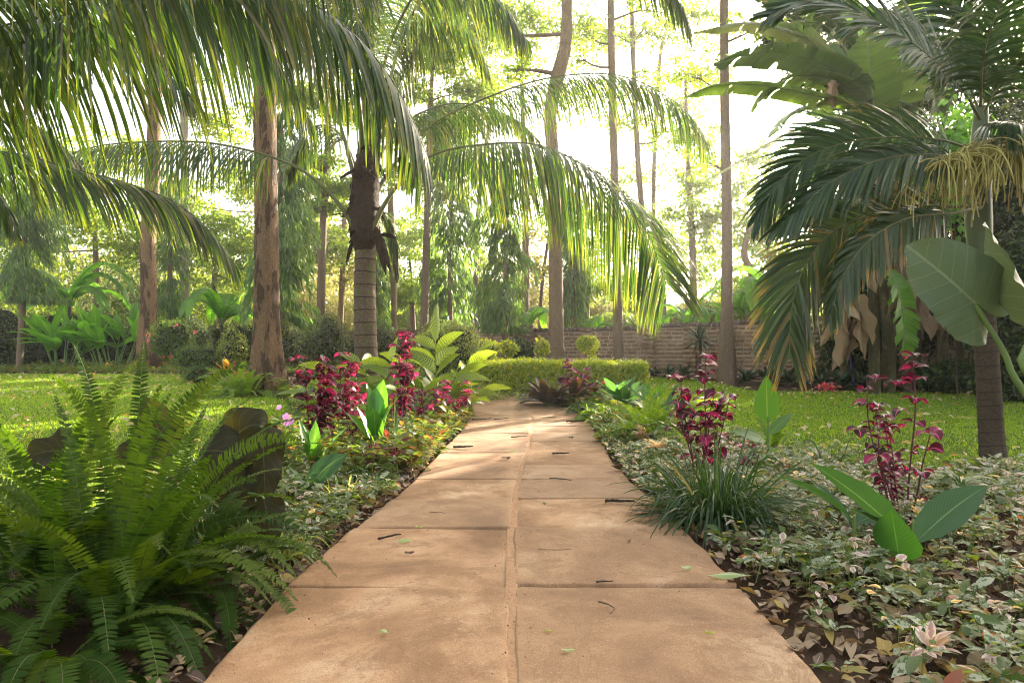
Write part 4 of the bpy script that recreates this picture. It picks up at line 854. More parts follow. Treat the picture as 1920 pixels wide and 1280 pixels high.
# weeping columnar trees
def weeping(label, u, Y, v0, v1, wpx, n, R, tr=.08, lean=0, base=True):
    s_ = Y / 1280; b = GY(u - lean, Y, -.05); top = P(u, v0 - 10, Y)
    t = thing('weeping_tree', label, 'tree', b, 'weeping columnar trees')
    mb = MB(); tube(mb, [b, (b + top) / 2 + R.normal(size=3) * .05, top], [tr * 1.3, tr, .02], k=10, n=24, R=R, rough=.03); mb.build('trunk', M['barkgrey'], t)
    z0, z1 = P(u, v1, Y)[2], P(u, v0, Y)[2]; lm = MB(); r0 = wpx * s_ / 2
    # tiers of hanging boughs
    nb = int((z1 - z0) * 16); bh = R.uniform(0, 1, nb); ba = R.uniform(0, 6.28, nb)
    n_per = max(20, n // nb)
    rr = r0 * np.interp(bh, [0, .12, .5, .85, 1], [.8, 1, 1, 1, .85]) * R.uniform(.35, 1.35, nb) * (1 + .25 * np.sin(bh * 17 + ba))
    h = np.repeat(bh, n_per); a = np.repeat(ba, n_per) + R.normal(size=nb * n_per) * .25; m = len(h)
    q = R.random(m); r_ = np.repeat(rr, n_per) * (1 - (1 - q)**2.5 * .85)
    z = z0 + (z1 - z0) * h - q**1.8 * .85 + R.normal(size=m) * .05
    ax = b[:2] + (top[:2] - b[:2]) * ((z - b[2]) / (top[2] - b[2]))[:, None]
    p = np.stack([ax[:, 0] + r_ * np.cos(a), ax[:, 1] + r_ * np.sin(a), np.maximum(z, z0)], 1)
    D = np.stack([np.cos(a) * .7 + R.normal(size=m) * .35, np.sin(a) * .7 + R.normal(size=m) * .35, -.5 - R.random(m)], 1)
    ribbons(lm, p, D, R.uniform(.16, .32, m), .045, .7, S=np.cross(D, unit(R, m)), n=3, across=2, prof=prof_lance)
    lm.build('foliage', M['ashoka'], t); return t
weeping('dense weeping columnar tree tucked behind the thick brown left trunk', 530, 19, 190, 618, 96, 11000, rng(101))
weeping('tallest weeping columnar tree, in bluish light right of the coconut palm', 843, 24, 175, 600, 92, 14000, rng(102))
weeping('weeping columnar tree with a visible bare stem left of the kinked trunk', 945, 20.5, 300, 612, 76, 7000, rng(103))
weeping('narrow weeping columnar tree half hidden by the kinked brown trunk', 1072, 21.5, 350, 625, 56, 5500, rng(104))
weeping('weeping columnar tree with a clear lower stem at the far left', 50, 21, 330, 556, 110, 7000, rng(105), lean=14)
weeping('short weeping columnar tree just right of the coconut palm trunk', 702, 24, 430, 612, 48, 3600, rng(106))
weeping('weeping columnar tree in shade between the two left trunks', 320, 24, 300, 640, 56, 5000, rng(107))

# ---------------------------------------------------------------- bushes
def bumpy(mb, c, r, R, k=14, amp=.12):
    a = np.linspace(0, 2 * np.pi, k, endpoint=False); e = np.linspace(-.5 * np.pi, .5 * np.pi, 9)
    pts = np.stack([np.cos(e)[:, None] * np.cos(a)[None], np.cos(e)[:, None] * np.sin(a)[None], np.sin(e)[:, None] * np.ones((1, k))], -1)
    pts = pts * np.array(r) * (1 + amp * R.normal(size=(9, k, 1))) + c
    i = np.arange(8)[:, None] * k; j = np.arange(k)[None]; j2 = (j + 1) % k
    mb.add(pts, np.stack([i + j, i + j2, i + k + j2, i + k + j], -1))
M['core'] = plain('dark_filler', (.022, .026, .010), (.012, .012, .006), 6, 1.)  # dark filler for bush and hedge insides, so they are not see-through
def bush(name, label, c, r, n, L, W, leaf, R, group=None, cat='bush', shell=.8, lumps=9, core=True, stems=0, flowers=None):
    c = np.asarray(c, float); r = np.array(r, float); t = thing(name, label, cat, (c[0], c[1], float(gz(c[1]))), group)
    lm = MB()
    lc = unit(R, lumps) * .55; lr = R.uniform(.35, .6, lumps)
    lc = np.vstack([[[0, 0, 0]], lc]); lr = np.concatenate([[.78], lr])
    pick = R.choice(len(lr), n, p=lr**2 / (lr**2).sum()); d = unit(R, n)
    p = lc[pick] + d * lr[pick][:, None] * (shell + (1.12 - shell) * R.random((n, 1)) ** .7)
    keep = R.random(n) < 1; p = p[keep] * r + c; d = d[keep]; m = len(p)
    p[:, 2] = np.maximum(p[:, 2], gz(p[:, 1]) + .02)
    nv = nrm(d + unit(R, m) * .9 + V3(0, 0, .3)); D = nrm(np.cross(nv, unit(R, m)) + V3(0, 0, -.1)); 
    diamonds(lm, p, D, np.cross(nv, D), L * R.uniform(.6, 1.2, m), W * R.uniform(.7, 1.2, m))
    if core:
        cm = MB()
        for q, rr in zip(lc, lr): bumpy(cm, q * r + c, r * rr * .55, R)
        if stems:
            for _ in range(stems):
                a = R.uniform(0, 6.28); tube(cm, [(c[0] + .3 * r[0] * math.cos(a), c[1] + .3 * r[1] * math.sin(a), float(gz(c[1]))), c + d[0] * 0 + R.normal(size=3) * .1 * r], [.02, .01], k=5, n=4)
        cm.build('inner_filler', M['core'], t)  # dark lumps added inside the leaves to stop see-through
    lm.build('foliage', M[leaf], t)
    if flowers:
        fm = MB(); n_, mt, sz = flowers; d = unit(R, n_); d[:, 1] = -abs(d[:, 1]); q = c + d * r * 1.0
        for k in range(5):
            nv = nrm(d + unit(R, n_) * .5); D = nrm(np.cross(nv, unit(R, n_))); diamonds(fm, q, D, np.cross(nv, D), sz, sz * .8)
        fm.build('flowers', M[mt], t)
    return t
def clipped(name, label, x0, x1, y0, y1, z1, n, leaf, R, top_only=0., z0=0., L=.05, W=.028, group=None, cat='hedge', mats=None, skirt=.5):
    cx_, cy_ = (x0 + x1) / 2, (y0 + y1) / 2; g = float(gz(cy_)); t = thing(name, label, cat, (cx_, cy_, g), group)
    A = np.array([(x1 - x0) * (y1 - y0), (x1 - x0) * z1, (x1 - x0) * z1 * .4, (y1 - y0) * z1, (y1 - y0) * z1]); f = R.choice(5, n, p=A / A.sum()); a, b = R.random(n), R.random(n)
    low = skirt
    zz = z1 * (1 - (1 - low) * 0) * b ** .8
    p = np.zeros((n, 3)); nv = np.zeros((n, 3))
    for k in range(5):
        s_ = f == k
        if k == 0: p[s_] = np.stack([x0 + (x1 - x0) * a[s_], y0 + (y1 - y0) * b[s_], z1 + 0 * a[s_]], 1); nv[s_] = (0, 0, 1)
        elif k in (1, 2): p[s_] = np.stack([x0 + (x1 - x0) * a[s_], (y0 if k == 1 else y1) + 0 * a[s_], zz[s_]], 1); nv[s_] = (0, -1 if k == 1 else 1, 0)
        else: p[s_] = np.stack([(x0 if k == 3 else x1) + 0 * a[s_], y0 + (y1 - y0) * a[s_], zz[s_]], 1); nv[s_] = (-1 if k == 3 else 1, 0, 0)
    wob = .012 * (np.sin(p[:, 0] * 5) + np.sin(p[:, 0] * 2.1 + 1)); p[:, 2] += wob * (p[:, 2] / z1)
    p = p + nv * R.normal(size=(n, 1)) * .03 + R.normal(size=(n, 3)) * .015
    gap = (np.sin(p[:, 0] * 9) * np.sin(p[:, 0] * 3.3 + 2) + R.normal(size=n) * .5 > .35) & (p[:, 2] < z1 * .42); p, nv = p[~gap], nv[~gap]; m = len(p)
    p[:, 2] = np.maximum(p[:, 2], z0) + g
    N_ = nrm(nv + unit(R, m) * .9 + V3(0, 0, .35)); D = nrm(np.cross(N_, unit(R, m)))
    lm = MB(); diamonds(lm, p, D, np.cross(N_, D), L * R.uniform(.6, 1.3, m), W * R.uniform(.7, 1.2, m))
    cm = MB(); e = .07
    X = np.linspace(x0 + e, x1 - e, 24)
    v = [[(x, y, z + g) for x in X] for (y, z) in ((y0 + e, z0 + z1 * .40), (y0 + e, z1 - e), (y1 - e, z1 - e), (y1 - e, z0 + z1 * .40))]
    q = [[r_ * 24 + i, r_ * 24 + i + 1, ((r_ + 1) % 4) * 24 + i + 1, ((r_ + 1) % 4) * 24 + i] for r_ in range(4) for i in range(23)]
    cm.add(np.array(v).reshape(-1, 3) + R.normal(size=(96, 3)) * .015, q); cm.add([v[k][0] for k in range(4)], [[0, 1, 2, 3]]); cm.add([v[k][-1] for k in range(4)], [[0, 1, 2, 3]])
    for i in range(int((x1 - x0) * 9)):
        x = R.uniform(x0 + .1, x1 - .1); y = R.uniform(y0 + .08, y1 - .08)
        tube(cm, [(x, y, g - .02), (x + R.normal() * .05, y, g + z1 * .3), (x + R.normal() * .1, y + R.normal() * .05, g + z1 * .7)], [.013, .009, .005], k=5, n=6, cap=False)
    cm.build('inner_filler', M['core'], t); lm.build('foliage', M[leaf], t); return t  # dark filler box added inside the hedge, together with its twigs
R = rng(120)
Yh = 13.0
x0, x1 = (880 - 960) * Yh / 1280, (1206 - 960) * (Yh + .3) / 1280
clipped('clipped_hedge', 'low bright yellow-green clipped hedge across the end of the path', x0, x1, Yh, Yh + .75, .63, 30000, 'hedge', R, L=.055, W=.034)
# topiary
c = P(1103, 648, 15.5)
t = bush('topiary_bush', 'small flat-topped clipped golden topiary in front of the brick wall', c + V3(0, 0, .02), (.31, .3, .23), 3400, .05, .03, 'hedge', rng(121), shell=.9, lumps=5)
mb = MB(); g_ = GY(1110, 15.5); tube(mb, [g_, c], [.02, .015], k=6, n=5); mb.build('stem', M['twig'], t)
mb = MB(); R = rng(122); q = P(1112, 678, 15.5) + R.normal(size=(380, 3)) * [.06, .06, .14]; diamonds(mb, q, unit(R, 380), unit(R, 380), .05, .03); mb.build('lower_shoots', M['hedge'], t)
bl = [
 ('round_bush', 'clipped round dark bush left of the coconut palm trunk', (612, 638, 16), (.70, .6, .62), 7000, .06, .032, 'bush'),
 ('round_bush', 'smaller round bush between the thick brown trunk and the dark round bush', (542, 645, 17), (.52, .5, .6), 5000, .06, .032, 'bush'),
 ('round_bush', 'leafy round bush just right of the coconut palm trunk', (722, 640, 17), (.35, .4, .5), 3500, .06, .032, 'bush'),
 ('round_bush', 'large round variegated bush behind the striped ginger leaves', (838, 658, 13.5), (.68, .55, .72), 9000, .06, .032, 'varieg'),
 ('shrub', 'small golden shrub right behind the left end of the clipped hedge', (905, 655, 15), (.34, .3, .28), 2200, .07, .035, 'hedge'),
 ('shrub', 'golden upright shrub leaning against the foot of the kinked brown trunk', (1015, 652, 15.6), (.18, .18, .26), 1500, .06, .04, 'hedge'),
 ('shrub', 'pale green sprig shrub behind the middle of the clipped hedge', (952, 652, 15), (.22, .2, .2), 900, .09, .04, 'hedge'),
 ('shrub', 'low golden mound behind the hedge at its left end', (918, 680, 14.6), (.4, .25, .2), 1800, .06, .035, 'hedge'),
 ('shrub', 'soft feathery green shrub at the mulch edge between the two left trunks', (380, 668, 17), (.75, .5, .38), 4200, .08, .02, 'midl'),
 ('shrub', 'leafy green shrub with a few red flowers beside the speckled trunk', (325, 640, 19), (.75, .5, .62), 5200, .09, .035, 'midl'),
 ('shrub', 'yellow-green shrub left of the thick brown trunk', (440, 655, 17), (.42, .4, .52), 3000, .07, .035, 'varieg'),
 ('shrub', 'small green edging shrub on the left lawn corner', (370, 700, 16.5), (.42, .3, .24), 2200, .07, .02, 'midl'),
 ('shrub', 'dark green shrub between the hedge and the brick wall', (975, 660, 17), (.55, .4, .4), 3000, .08, .035, 'dark'),
]
for i, (nm, lab, (u, v, Y), r, n, L, W_, leaf) in enumerate(bl):
    c = P(u, v, Y); c[2] = max(c[2], gz(Y) + r[2] * .75)
    bush(nm, lab, c, r, n, L, W_, leaf, rng(130 + i), flowers=(9, 'redp', .09) if i == 9 else None)
# dark understorey behind the left lawn
und = [
 ('dark leafy shrub at the far left behind the weeping tree stem', -10, 23, (1.5, .9, 1.3)), ('dark shrub behind the left pair of bright broad-leaved plants', 95, 23.5, (1.5, .9, 1.25)),
 ('dark shrub between the bright broad-leaved plants and the speckled trunk', 190, 24, (1.4, .9, 1.3)), ('dark shrub directly behind the speckled trunk', 275, 24.5, (1.2, .8, 1.2)),
 ('dark shrub behind the foot of the whitish trunk', 345, 26, (1.4, .8, 1.2)), ('dark shrub left behind the thick brown trunk', 430, 25, (1.5, .8, 1.0)),
 ('dark shrub seen between the thick brown trunk and the round bushes', 515, 25, (1.3, .8, .9)), ('shadowy shrub behind the coconut palm trunk', 640, 25, (1.7, .8, .75)),
 ('shadowy shrub right of the tan trunk behind the coconut palm', 765, 25, (1.3, .8, .7)), ('shrub at the left end of the brick wall', 850, 24, (1.0, .6, .8)), ('large shadowy shrub beyond the left edge of the lawn', -120, 22, (1.6, 1.2, 2.4))]
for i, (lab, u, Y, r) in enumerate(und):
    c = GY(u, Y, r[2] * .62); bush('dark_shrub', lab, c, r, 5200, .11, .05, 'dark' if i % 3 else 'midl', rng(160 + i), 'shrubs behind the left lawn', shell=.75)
# taller leafy masses behind them
back = [
 ('tall green thicket tree over the far left shrubs', 30, 28, (2.6, 1.4, 2.2), 'canopy', 2.6), ('tall leafy tree behind the speckled trunk', 250, 29, (2.2, 1.4, 1.8), 'midl', 2.6),
 ('dull olive tree between the thick trunk and the coconut palm', 590, 33, (2.4, 1.4, 1.8), 'dull', 2.4), ('pale dry-leaved tree left of the coconut palm', 665, 36, (2.2, 1.2, 1.5), 'dull', 2.2),
 ('yellow-green tree behind the coconut palm trunk', 770, 35, (2.0, 1.2, 1.3), 'airy', 1.9), ('soft green tree left of the clear sky gap', 860, 38, (1.6, 1.2, 1.2), 'canopy', 1.8),
 ('green bushy tree over the left part of the brick wall', 895, 31, (1.2, 1, .9), 'canopy', 1.4), ('pale reddish-twigged tree over the wall left of the kinked trunk', 985, 32, (1.7, 1, 1.5), 'dull', 2.3),
 ('pale bush over the wall right of the kinked trunk', 1095, 30, (1.5, 1, 1.0), 'dull', 1.9), ('bright bush over the wall behind the topiary', 1140, 27, (1.3, .8, .7), 'airy', 1.3),
 ('pale scrub over the wall left of the bare crooked trunks', 1195, 31, (1.6, 1, 1.1), 'dull', 2.0), ('yellow-green scrub over the wall behind the long palm frond tip', 1265, 28, (1.4, .8, .9), 'airy', 1.5),
 ('leafy scrub over the wall left of the straight dark trunk', 1320, 27, (1.3, .8, 1.0), 'dull', 1.6), ('green scrub over the wall right of the straight dark trunk', 1400, 26, (1.4, .8, 1.0), 'canopy', 1.6),
 ('yellow-green scrub over the wall under the ringed palm frond', 1470, 24, (1.2, .8, .9), 'airy', 1.6), ('green tree between the whitish trunk and the thick trunk', 420, 32, (2.2, 1.2, 1.6), 'canopy', 2.1)]
for i, (lab, u, Y, r, leaf, zc) in enumerate(back):
    c = V3(*GY(u, Y)) + V3(0, 0, zc - .3); k_ = 1.55 if u < 1050 else 1.2
    c[2] = float(gz(Y)) + zc * k_ * .8; bush('background_tree', lab, c, (r[0] * 1.25, r[1] * 1.2, r[2] * k_), 9000, .17, .075, leaf, rng(190 + i), None, 'tree', shell=.4, core=False, lumps=16)
for i, (lab, x, y, z, r) in enumerate([('unseen leafy tree added behind the viewpoint on the left to cut fill light', -7, -5, 3.6, (3.5, 2, 3.2)),
   ('unseen leafy tree added behind the viewpoint on the right to cut fill light', 7.5, -4, 3.4, (3.2, 2.2, 3.0)), ('unseen leafy tree added beyond the left edge beside the big fern to cut fill light', -9, 1.5, 3.6, (2.2, 2.4, 3.2)), ('unseen leafy tree added beyond the right edge of the view to cut fill light', 9, 2.5, 3.4, (2.2, 2.2, 3.0))]):
    bush('fill_blocker_tree', lab, V3(x, y, z), r, 3200, .5, .26, 'dark', rng(215 + i), None, 'tree', shell=.7)  # unseen trees added around the camera to hold back frontal fill light
# distant wood closing the horizon
R = rng(230); mb = MB(); n = 90000; x = R.uniform(-60, 60, n); y = R.uniform(48, 70, n); hh = 4.4 + 1.6 * np.sin(x * .35) + .9 * np.sin(x * .9 + 2) + .5 * np.sin(x * 2.3)
hh = hh + np.clip(-x - 8, 0, 20) * .12
z = gz(y) + hh * R.random(n) ** .7; nv = unit(R, n); D = nrm(np.cross(nv, unit(R, n))); diamonds(mb, np.stack([x, y, z], 1), D, np.cross(nv, D), R.uniform(.35, .7, n), .32)
tag(mb.build('distant_woods', M['dull']), 'hazy mass of far-off trees closing the view beyond the wall', 'woods', kind='stuff')
# dark jungle on the right
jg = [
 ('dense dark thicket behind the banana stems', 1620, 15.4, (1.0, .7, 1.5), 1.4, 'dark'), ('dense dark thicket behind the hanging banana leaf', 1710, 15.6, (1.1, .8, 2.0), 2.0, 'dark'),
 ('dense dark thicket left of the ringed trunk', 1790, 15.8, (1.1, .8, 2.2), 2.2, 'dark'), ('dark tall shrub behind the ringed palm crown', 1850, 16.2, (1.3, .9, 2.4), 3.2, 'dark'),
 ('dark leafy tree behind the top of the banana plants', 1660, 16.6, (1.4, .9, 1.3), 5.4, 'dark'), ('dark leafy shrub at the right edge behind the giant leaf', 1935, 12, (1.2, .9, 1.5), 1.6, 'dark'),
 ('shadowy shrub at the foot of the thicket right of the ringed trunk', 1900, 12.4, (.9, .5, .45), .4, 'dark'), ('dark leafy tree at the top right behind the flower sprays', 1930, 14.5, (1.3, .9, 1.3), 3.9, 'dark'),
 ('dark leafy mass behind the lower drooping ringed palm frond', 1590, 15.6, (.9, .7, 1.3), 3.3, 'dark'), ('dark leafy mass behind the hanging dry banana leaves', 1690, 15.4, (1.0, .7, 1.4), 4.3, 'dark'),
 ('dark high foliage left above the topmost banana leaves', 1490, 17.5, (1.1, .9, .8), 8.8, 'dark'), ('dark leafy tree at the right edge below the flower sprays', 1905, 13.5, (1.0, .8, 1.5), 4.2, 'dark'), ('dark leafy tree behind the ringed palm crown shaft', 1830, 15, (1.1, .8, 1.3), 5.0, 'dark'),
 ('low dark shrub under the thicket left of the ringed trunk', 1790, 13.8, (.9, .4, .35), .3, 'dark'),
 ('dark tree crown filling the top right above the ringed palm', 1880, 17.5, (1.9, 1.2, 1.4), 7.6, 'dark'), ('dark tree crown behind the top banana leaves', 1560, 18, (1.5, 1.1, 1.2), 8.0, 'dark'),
 ('dark tree crown right of the topmost banana leaves', 1720, 17.5, (1.6, 1.1, 1.2), 7.6, 'dark'), ('unseen dark tall tree added beyond the right frame edge to block sun', 2080, 16, (2.0, 1.4, 3.2), 4.6, 'dark'),  # the tree beyond the frame is unseen, added as a sun blocker
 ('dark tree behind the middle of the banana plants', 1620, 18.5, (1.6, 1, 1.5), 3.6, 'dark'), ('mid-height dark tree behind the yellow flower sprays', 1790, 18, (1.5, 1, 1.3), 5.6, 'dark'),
 ('unseen dark broad tree added near the giant leaf beyond the right edge to block sun', 2250, 11, (2.0, 1.6, 3.0), 2.8, 'dark')]  # out-of-view tree added to keep the low sun off the foreground
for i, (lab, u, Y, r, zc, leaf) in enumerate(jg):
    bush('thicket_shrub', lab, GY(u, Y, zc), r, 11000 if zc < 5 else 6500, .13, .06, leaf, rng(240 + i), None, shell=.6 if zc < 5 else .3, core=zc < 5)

# ---------------------------------------------------------------- ferns
def fern(name, label, base, n, L, R, mat, spread=1., pn=44, pl=.055, pw=.016, group=None, elev=(20, 88), aim=None, rad=.1, part=True, droop=1.):
    t = thing(name, label, 'fern', base, group); allm = MB(); alls = MB()
    for i in range(n):
        a = R.uniform(0, 6.28); e = math.radians(R.uniform(*elev)); l = L * R.uniform(.6, 1.08)
        if aim is not None and i < len(aim): a, e, l = math.radians(aim[i][0]), math.radians(aim[i][1]), aim[i][2]
        b = base + V3(math.cos(a), math.sin(a), 0) * R.uniform(0, rad) + V3(0, 0, .01)
        d = V3(math.cos(a) * math.cos(e) * spread, math.sin(a) * math.cos(e) * spread, math.sin(e)); p = [b]; k = 9; az = R.normal() * .05
        side = V3(-math.sin(a), math.cos(a), 0)
        for j in range(k):
            d = nrm(d + GRAV * (.05 + .032 * j) * droop * (1.25 - .50 * math.sin(e) ** 6) + side * az); p.append(p[-1] + d * l / k)
        lm, sm = (MB(), MB()) if part else (allm, alls)
        pinnate(lm, sm, p, n=int(pn * l / L) + 6, l0=pl, lp=prop((0, .45), (.15, .85), (.45, 1), (.8, .7), (1, .12)), wid=pw, a0=88, a1=68, droop=.12, lift=.12, start=.06, jit=.03,
                nseg=3, r0=.0028, r1=.001, R=R, prof=prof_pinna, ns=30, rk=4, roll=(R.normal() * 8, R.normal() * 14), wtwist=.08)
        if part:
            f = lm.build('frond', mat, t); sm.build('midrib', M['fernrib'], t) if False else None
            f2 = sm.build('stalk', M['fernrib'], None); f2.data.transform(__import__('mathutils').Matrix.Translation(-Vector(worldloc(t)))); f2.parent = f
    if not part: allm.build('fronds', mat, t); alls.build('stalks', M['fernrib'], t)
    return t
M['fernrib'] = plain('fern_stalk', (.14, .15, .04), (.09, .08, .03), 8, .6)
R = rng(400)
b = V3(-1.55, 2.62, 0)
aims = [(110, 84, 1.15), (95, 80, 1.1), (75, 82, 1.05), (120, 80, 1.1), (60, 78, 1.0), (150, 84, 1.1), (60, 76, .9), (35, 62, .88), (15, 58, .86), (0, 55, .86), (25, 45, .82), (-15, 50, .9), (-35, 52, .85), (-60, 55, .75), (-80, 50, .7), (140, 60, .8),
        (5, 35, .8), (-25, 30, .78), (-45, 35, .8), (20, 20, .75), (-10, 22, .75), (45, 50, .85), (90, 88, 1.0), (-5, 68, .95), (-20, 64, .9), (12, 72, .98), (35, 75, .95)]
fern('sword_fern', 'huge feathery sword fern filling the lower left corner beside the path', b, 84, .84, R, M['fern'], aim=aims, rad=.24, pn=56, pl=.050, pw=.012)
fern('sword_fern', 'sword fern at the left frame edge with upright fronds behind the huge fern', V3(-2.05, 2.95, 0), 42, .86, rng(401), M['fern'], rad=.2, elev=(35, 88), pn=50)
fern('sword_fern', 'lower sword fern spilling toward the path edge in front of the dark elephant ears', V3(-1.32, 2.82, 0), 26, .56, rng(402), M['fern'], rad=.12, elev=(15, 75), pn=42, pl=.046)
fern('sword_fern', 'sword fern with drooping fronds at the very bottom left', V3(-1.45, 2.15, 0), 24, .55, rng(403), M['fern'], rad=.15, elev=(10, 60), pn=40, pl=.048)
fern('feathery_fern', 'soft yellow-green fern at the right path edge in front of the strap lily', GY(1205, 7.4), 60, .62, rng(404), M['fernl'], rad=.16, elev=(30, 85), part=False, pl=.05, pw=.014)
fern('feathery_fern', 'spreading pale fern right of the path beside the crimson stems', GY(1290, 7.6), 40, .5, rng(405), M['fernl'], rad=.16, elev=(15, 70), part=False, pl=.05, pw=.014)
fern('feathery_fern', 'bushy green fern at the foot of the thick brown trunk', GY(455, 13.2), 60, .8, rng(406), M['fernl'], rad=.3, elev=(30, 80), part=False, pl=.08, pw=.028, pn=30)
fern('feathery_fern', 'pale fern on the lawn edge behind the single tall broad leaf', GY(1450, 6.6), 30, .45, rng(407), M['fernl'], rad=.12, elev=(20, 75), part=False, pl=.04)
fern('feathery_fern', 'low fern beside the right bend of the path', GY(1120, 9.6), 40, .4, rng(408), M['fernl'], rad=.2, elev=(20, 75), part=False, pl=.05)

# ---------------------------------------------------------------- giant leaves
def ear(mb, c, tip, nrmv, L, Wd, R, wave=.05, fold=.12, quilt=.012, bend=.25):
    ax = nrm(np.asarray(tip, float)); nv = nrm(nrmv - ax * (np.asarray(nrmv) @ ax)); sd = np.cross(nv, ax)
    nth, nr = 96, 16; th = np.linspace(-np.pi, np.pi, nth)
    keys = np.radians([0, 12, 30, 55, 85, 115, 140, 158, 170, 177, 180]); rv = np.array([1.0, .93, .80, .66, .58, .56, .55, .50, .36, .14, .05])
    rr = np.interp(np.abs(th), keys, rv); rr = rr * (1 + .012 * np.sin(th * 23)) 
    f = np.linspace(0, 1, nr)
    X = f[:, None] * (rr * np.cos(th))[None]; Y_ = f[:, None] * (rr * np.sin(th))[None] * (Wd / (L * 1.16))
    Xl, Yl = X * L, Y_ * L * 1.0
    vein = np.abs(np.sin((X - np.abs(Y_) * .75) * 17))
    Z = fold * np.abs(Yl) - bend * L * (X.clip(0) ** 2) + quilt * (vein ** .5) * f[:, None] * 1.0 + wave * L * (f[:, None] ** 4) * (np.sin(th * 5 + R.uniform(0, 6)) + .6 * np.sin(th * 11 + R.uniform(0, 6)) + .35 * np.sin(th * 17 + R.uniform(0, 6)))[None] * .25
    Z = Z - .05 * L * ((X < 0) * X**2) * 6
    v = c + Xl[..., None] * ax + Yl[..., None] * sd + Z[..., None] * nv
    i = np.arange(nr - 1)[:, None] * nth; j = np.arange(nth - 1)[None]
    mb.add(v, np.stack([i + j, i + j + 1, i + nth + j + 1, i + nth + j], -1), np.stack([Y_ * 1.0 + .5, X * .5 + .5], -1))
def earmat(name, c1, c2, vein, tf=.25, rough=.38):
    m, nt, out = newmat(name); u, v, _ = uvxy(nt)
    au = mth(nt, 'ABSOLUTE', mth(nt, 'SUBTRACT', u, .5)); x = mth(nt, 'MULTIPLY', mth(nt, 'SUBTRACT', v, .5), 2.)
    ph = mth(nt, 'ABSOLUTE', mth(nt, 'SINE', mth(nt, 'MULTIPLY', mth(nt, 'SUBTRACT', x, mth(nt, 'MULTIPLY', au, .75)), 17.)))
    col = mixc(nt, noise(nt, 5, 4), c1, c2)
    col = mixc(nt, ramp(nt, ph, [(.02, .75), (.14, 0.)]), col, vein); col = mixc(nt, ramp(nt, au, [(.008, 1.), (.016, 0.)]), col, vein)
    col = mixc(nt, ramp(nt, noise(nt, 40, 4), [(.62, 0.), (.75, .3)]), col, vein)
    p = nd(nt, 'ShaderNodeBsdfPrincipled'); nt.links.new(col, p.inputs['Base Color']); p.inputs['Roughness'].default_value = rough; p.inputs['Specular IOR Level'].default_value = .25
    t = nd(nt, 'ShaderNodeBsdfTranslucent'); nt.links.new(mixc(nt, 1., col, (3, 3, 1.), 'MULTIPLY'), t.inputs[0])
    b = nd(nt, 'ShaderNodeBump'); b.inputs['Strength'].default_value = .35; b.inputs['Distance'].default_value = .006
    nt.links.new(ph, b.inputs['Height']); nt.links.new(b.outputs[0], p.inputs['Normal'])
    mx = nd(nt, 'ShaderNodeMixShader'); mx.inputs[0].default_value = tf
    nt.links.new(p.outputs[0], mx.inputs[1]); nt.links.new(t.outputs[0], mx.inputs[2]); nt.links.new(mx.outputs[0], out.inputs[0]); return m
M['earg'] = earmat('giant_ear', (.080, .118, .078), (.105, .148, .10), (.16, .20, .14), tf=.10, rough=.48)
M['eard'] = earmat('dark_ear', (.018, .019, .008), (.032, .028, .012), (.070, .066, .030), tf=.28, rough=.72)
M['petiole'] = plain('petiole', (.12, .20, .05), (.16, .25, .07), 6, .45)
R = rng(410)
b = V3(2.62, 2.75, 0)
t = thing('giant_taro', 'giant elephant-ear plant at the right edge with one huge grey-green heart-shaped leaf', 'taro plant', b)
c1 = P(1826, 566, 2.75)
mb = MB(); tube(mb, [b, V3(2.50, 2.74, .35), P(1925, 740, 2.74), P(1880, 655, 2.75), c1 + V3(.01, .01, -.01)], [.034, .028, .022, .013, .009], k=10, n=30); mb.build('petiole', M['petiole'], t)
mb = MB(); tp = P(1708, 440, 2.55) - c1; ear(mb, c1, P(1703, 452, 2.62) - c1, V3(-.38, -.93, .22), .40, .33, R, wave=.10, fold=.07, bend=.10, quilt=.010); mb.build('leaf', M['earg'], t)
c2 = P(1938, 560, 2.62)
mb = MB(); tube(mb, [b, V3(2.45, 2.7, .45), P(1925, 700, 2.6), P(1930, 640, 2.6), c2], [.03, .026, .018, .012, .008], k=10, n=30); mb.build('petiole', M['petiole'], t)
mb = MB(); ear(mb, c2, P(1838, 425, 2.75) - c2, V3(-.86, .42, .2), .36, .30, R, wave=.12, fold=.35, bend=.1, quilt=.006); mb.build('leaf', M['earg'], t)
R = rng(411); b = V3(-1.55, 3.45, 0)
t = thing('dark_elephant_ear', 'dark bronze elephant-ear plant with wavy leaves between the huge fern and the pink flowers', 'taro plant', b)
M['eardl'] = leafmat('dark_ear_leaf', (.022, .024, .009), (.040, .036, .013), tr=(2.2, 2., .8), tf=.3, rough=.65, spec=.25, veins=7, rib=(.07, .07, .03), ribw=.012, mott=.4)
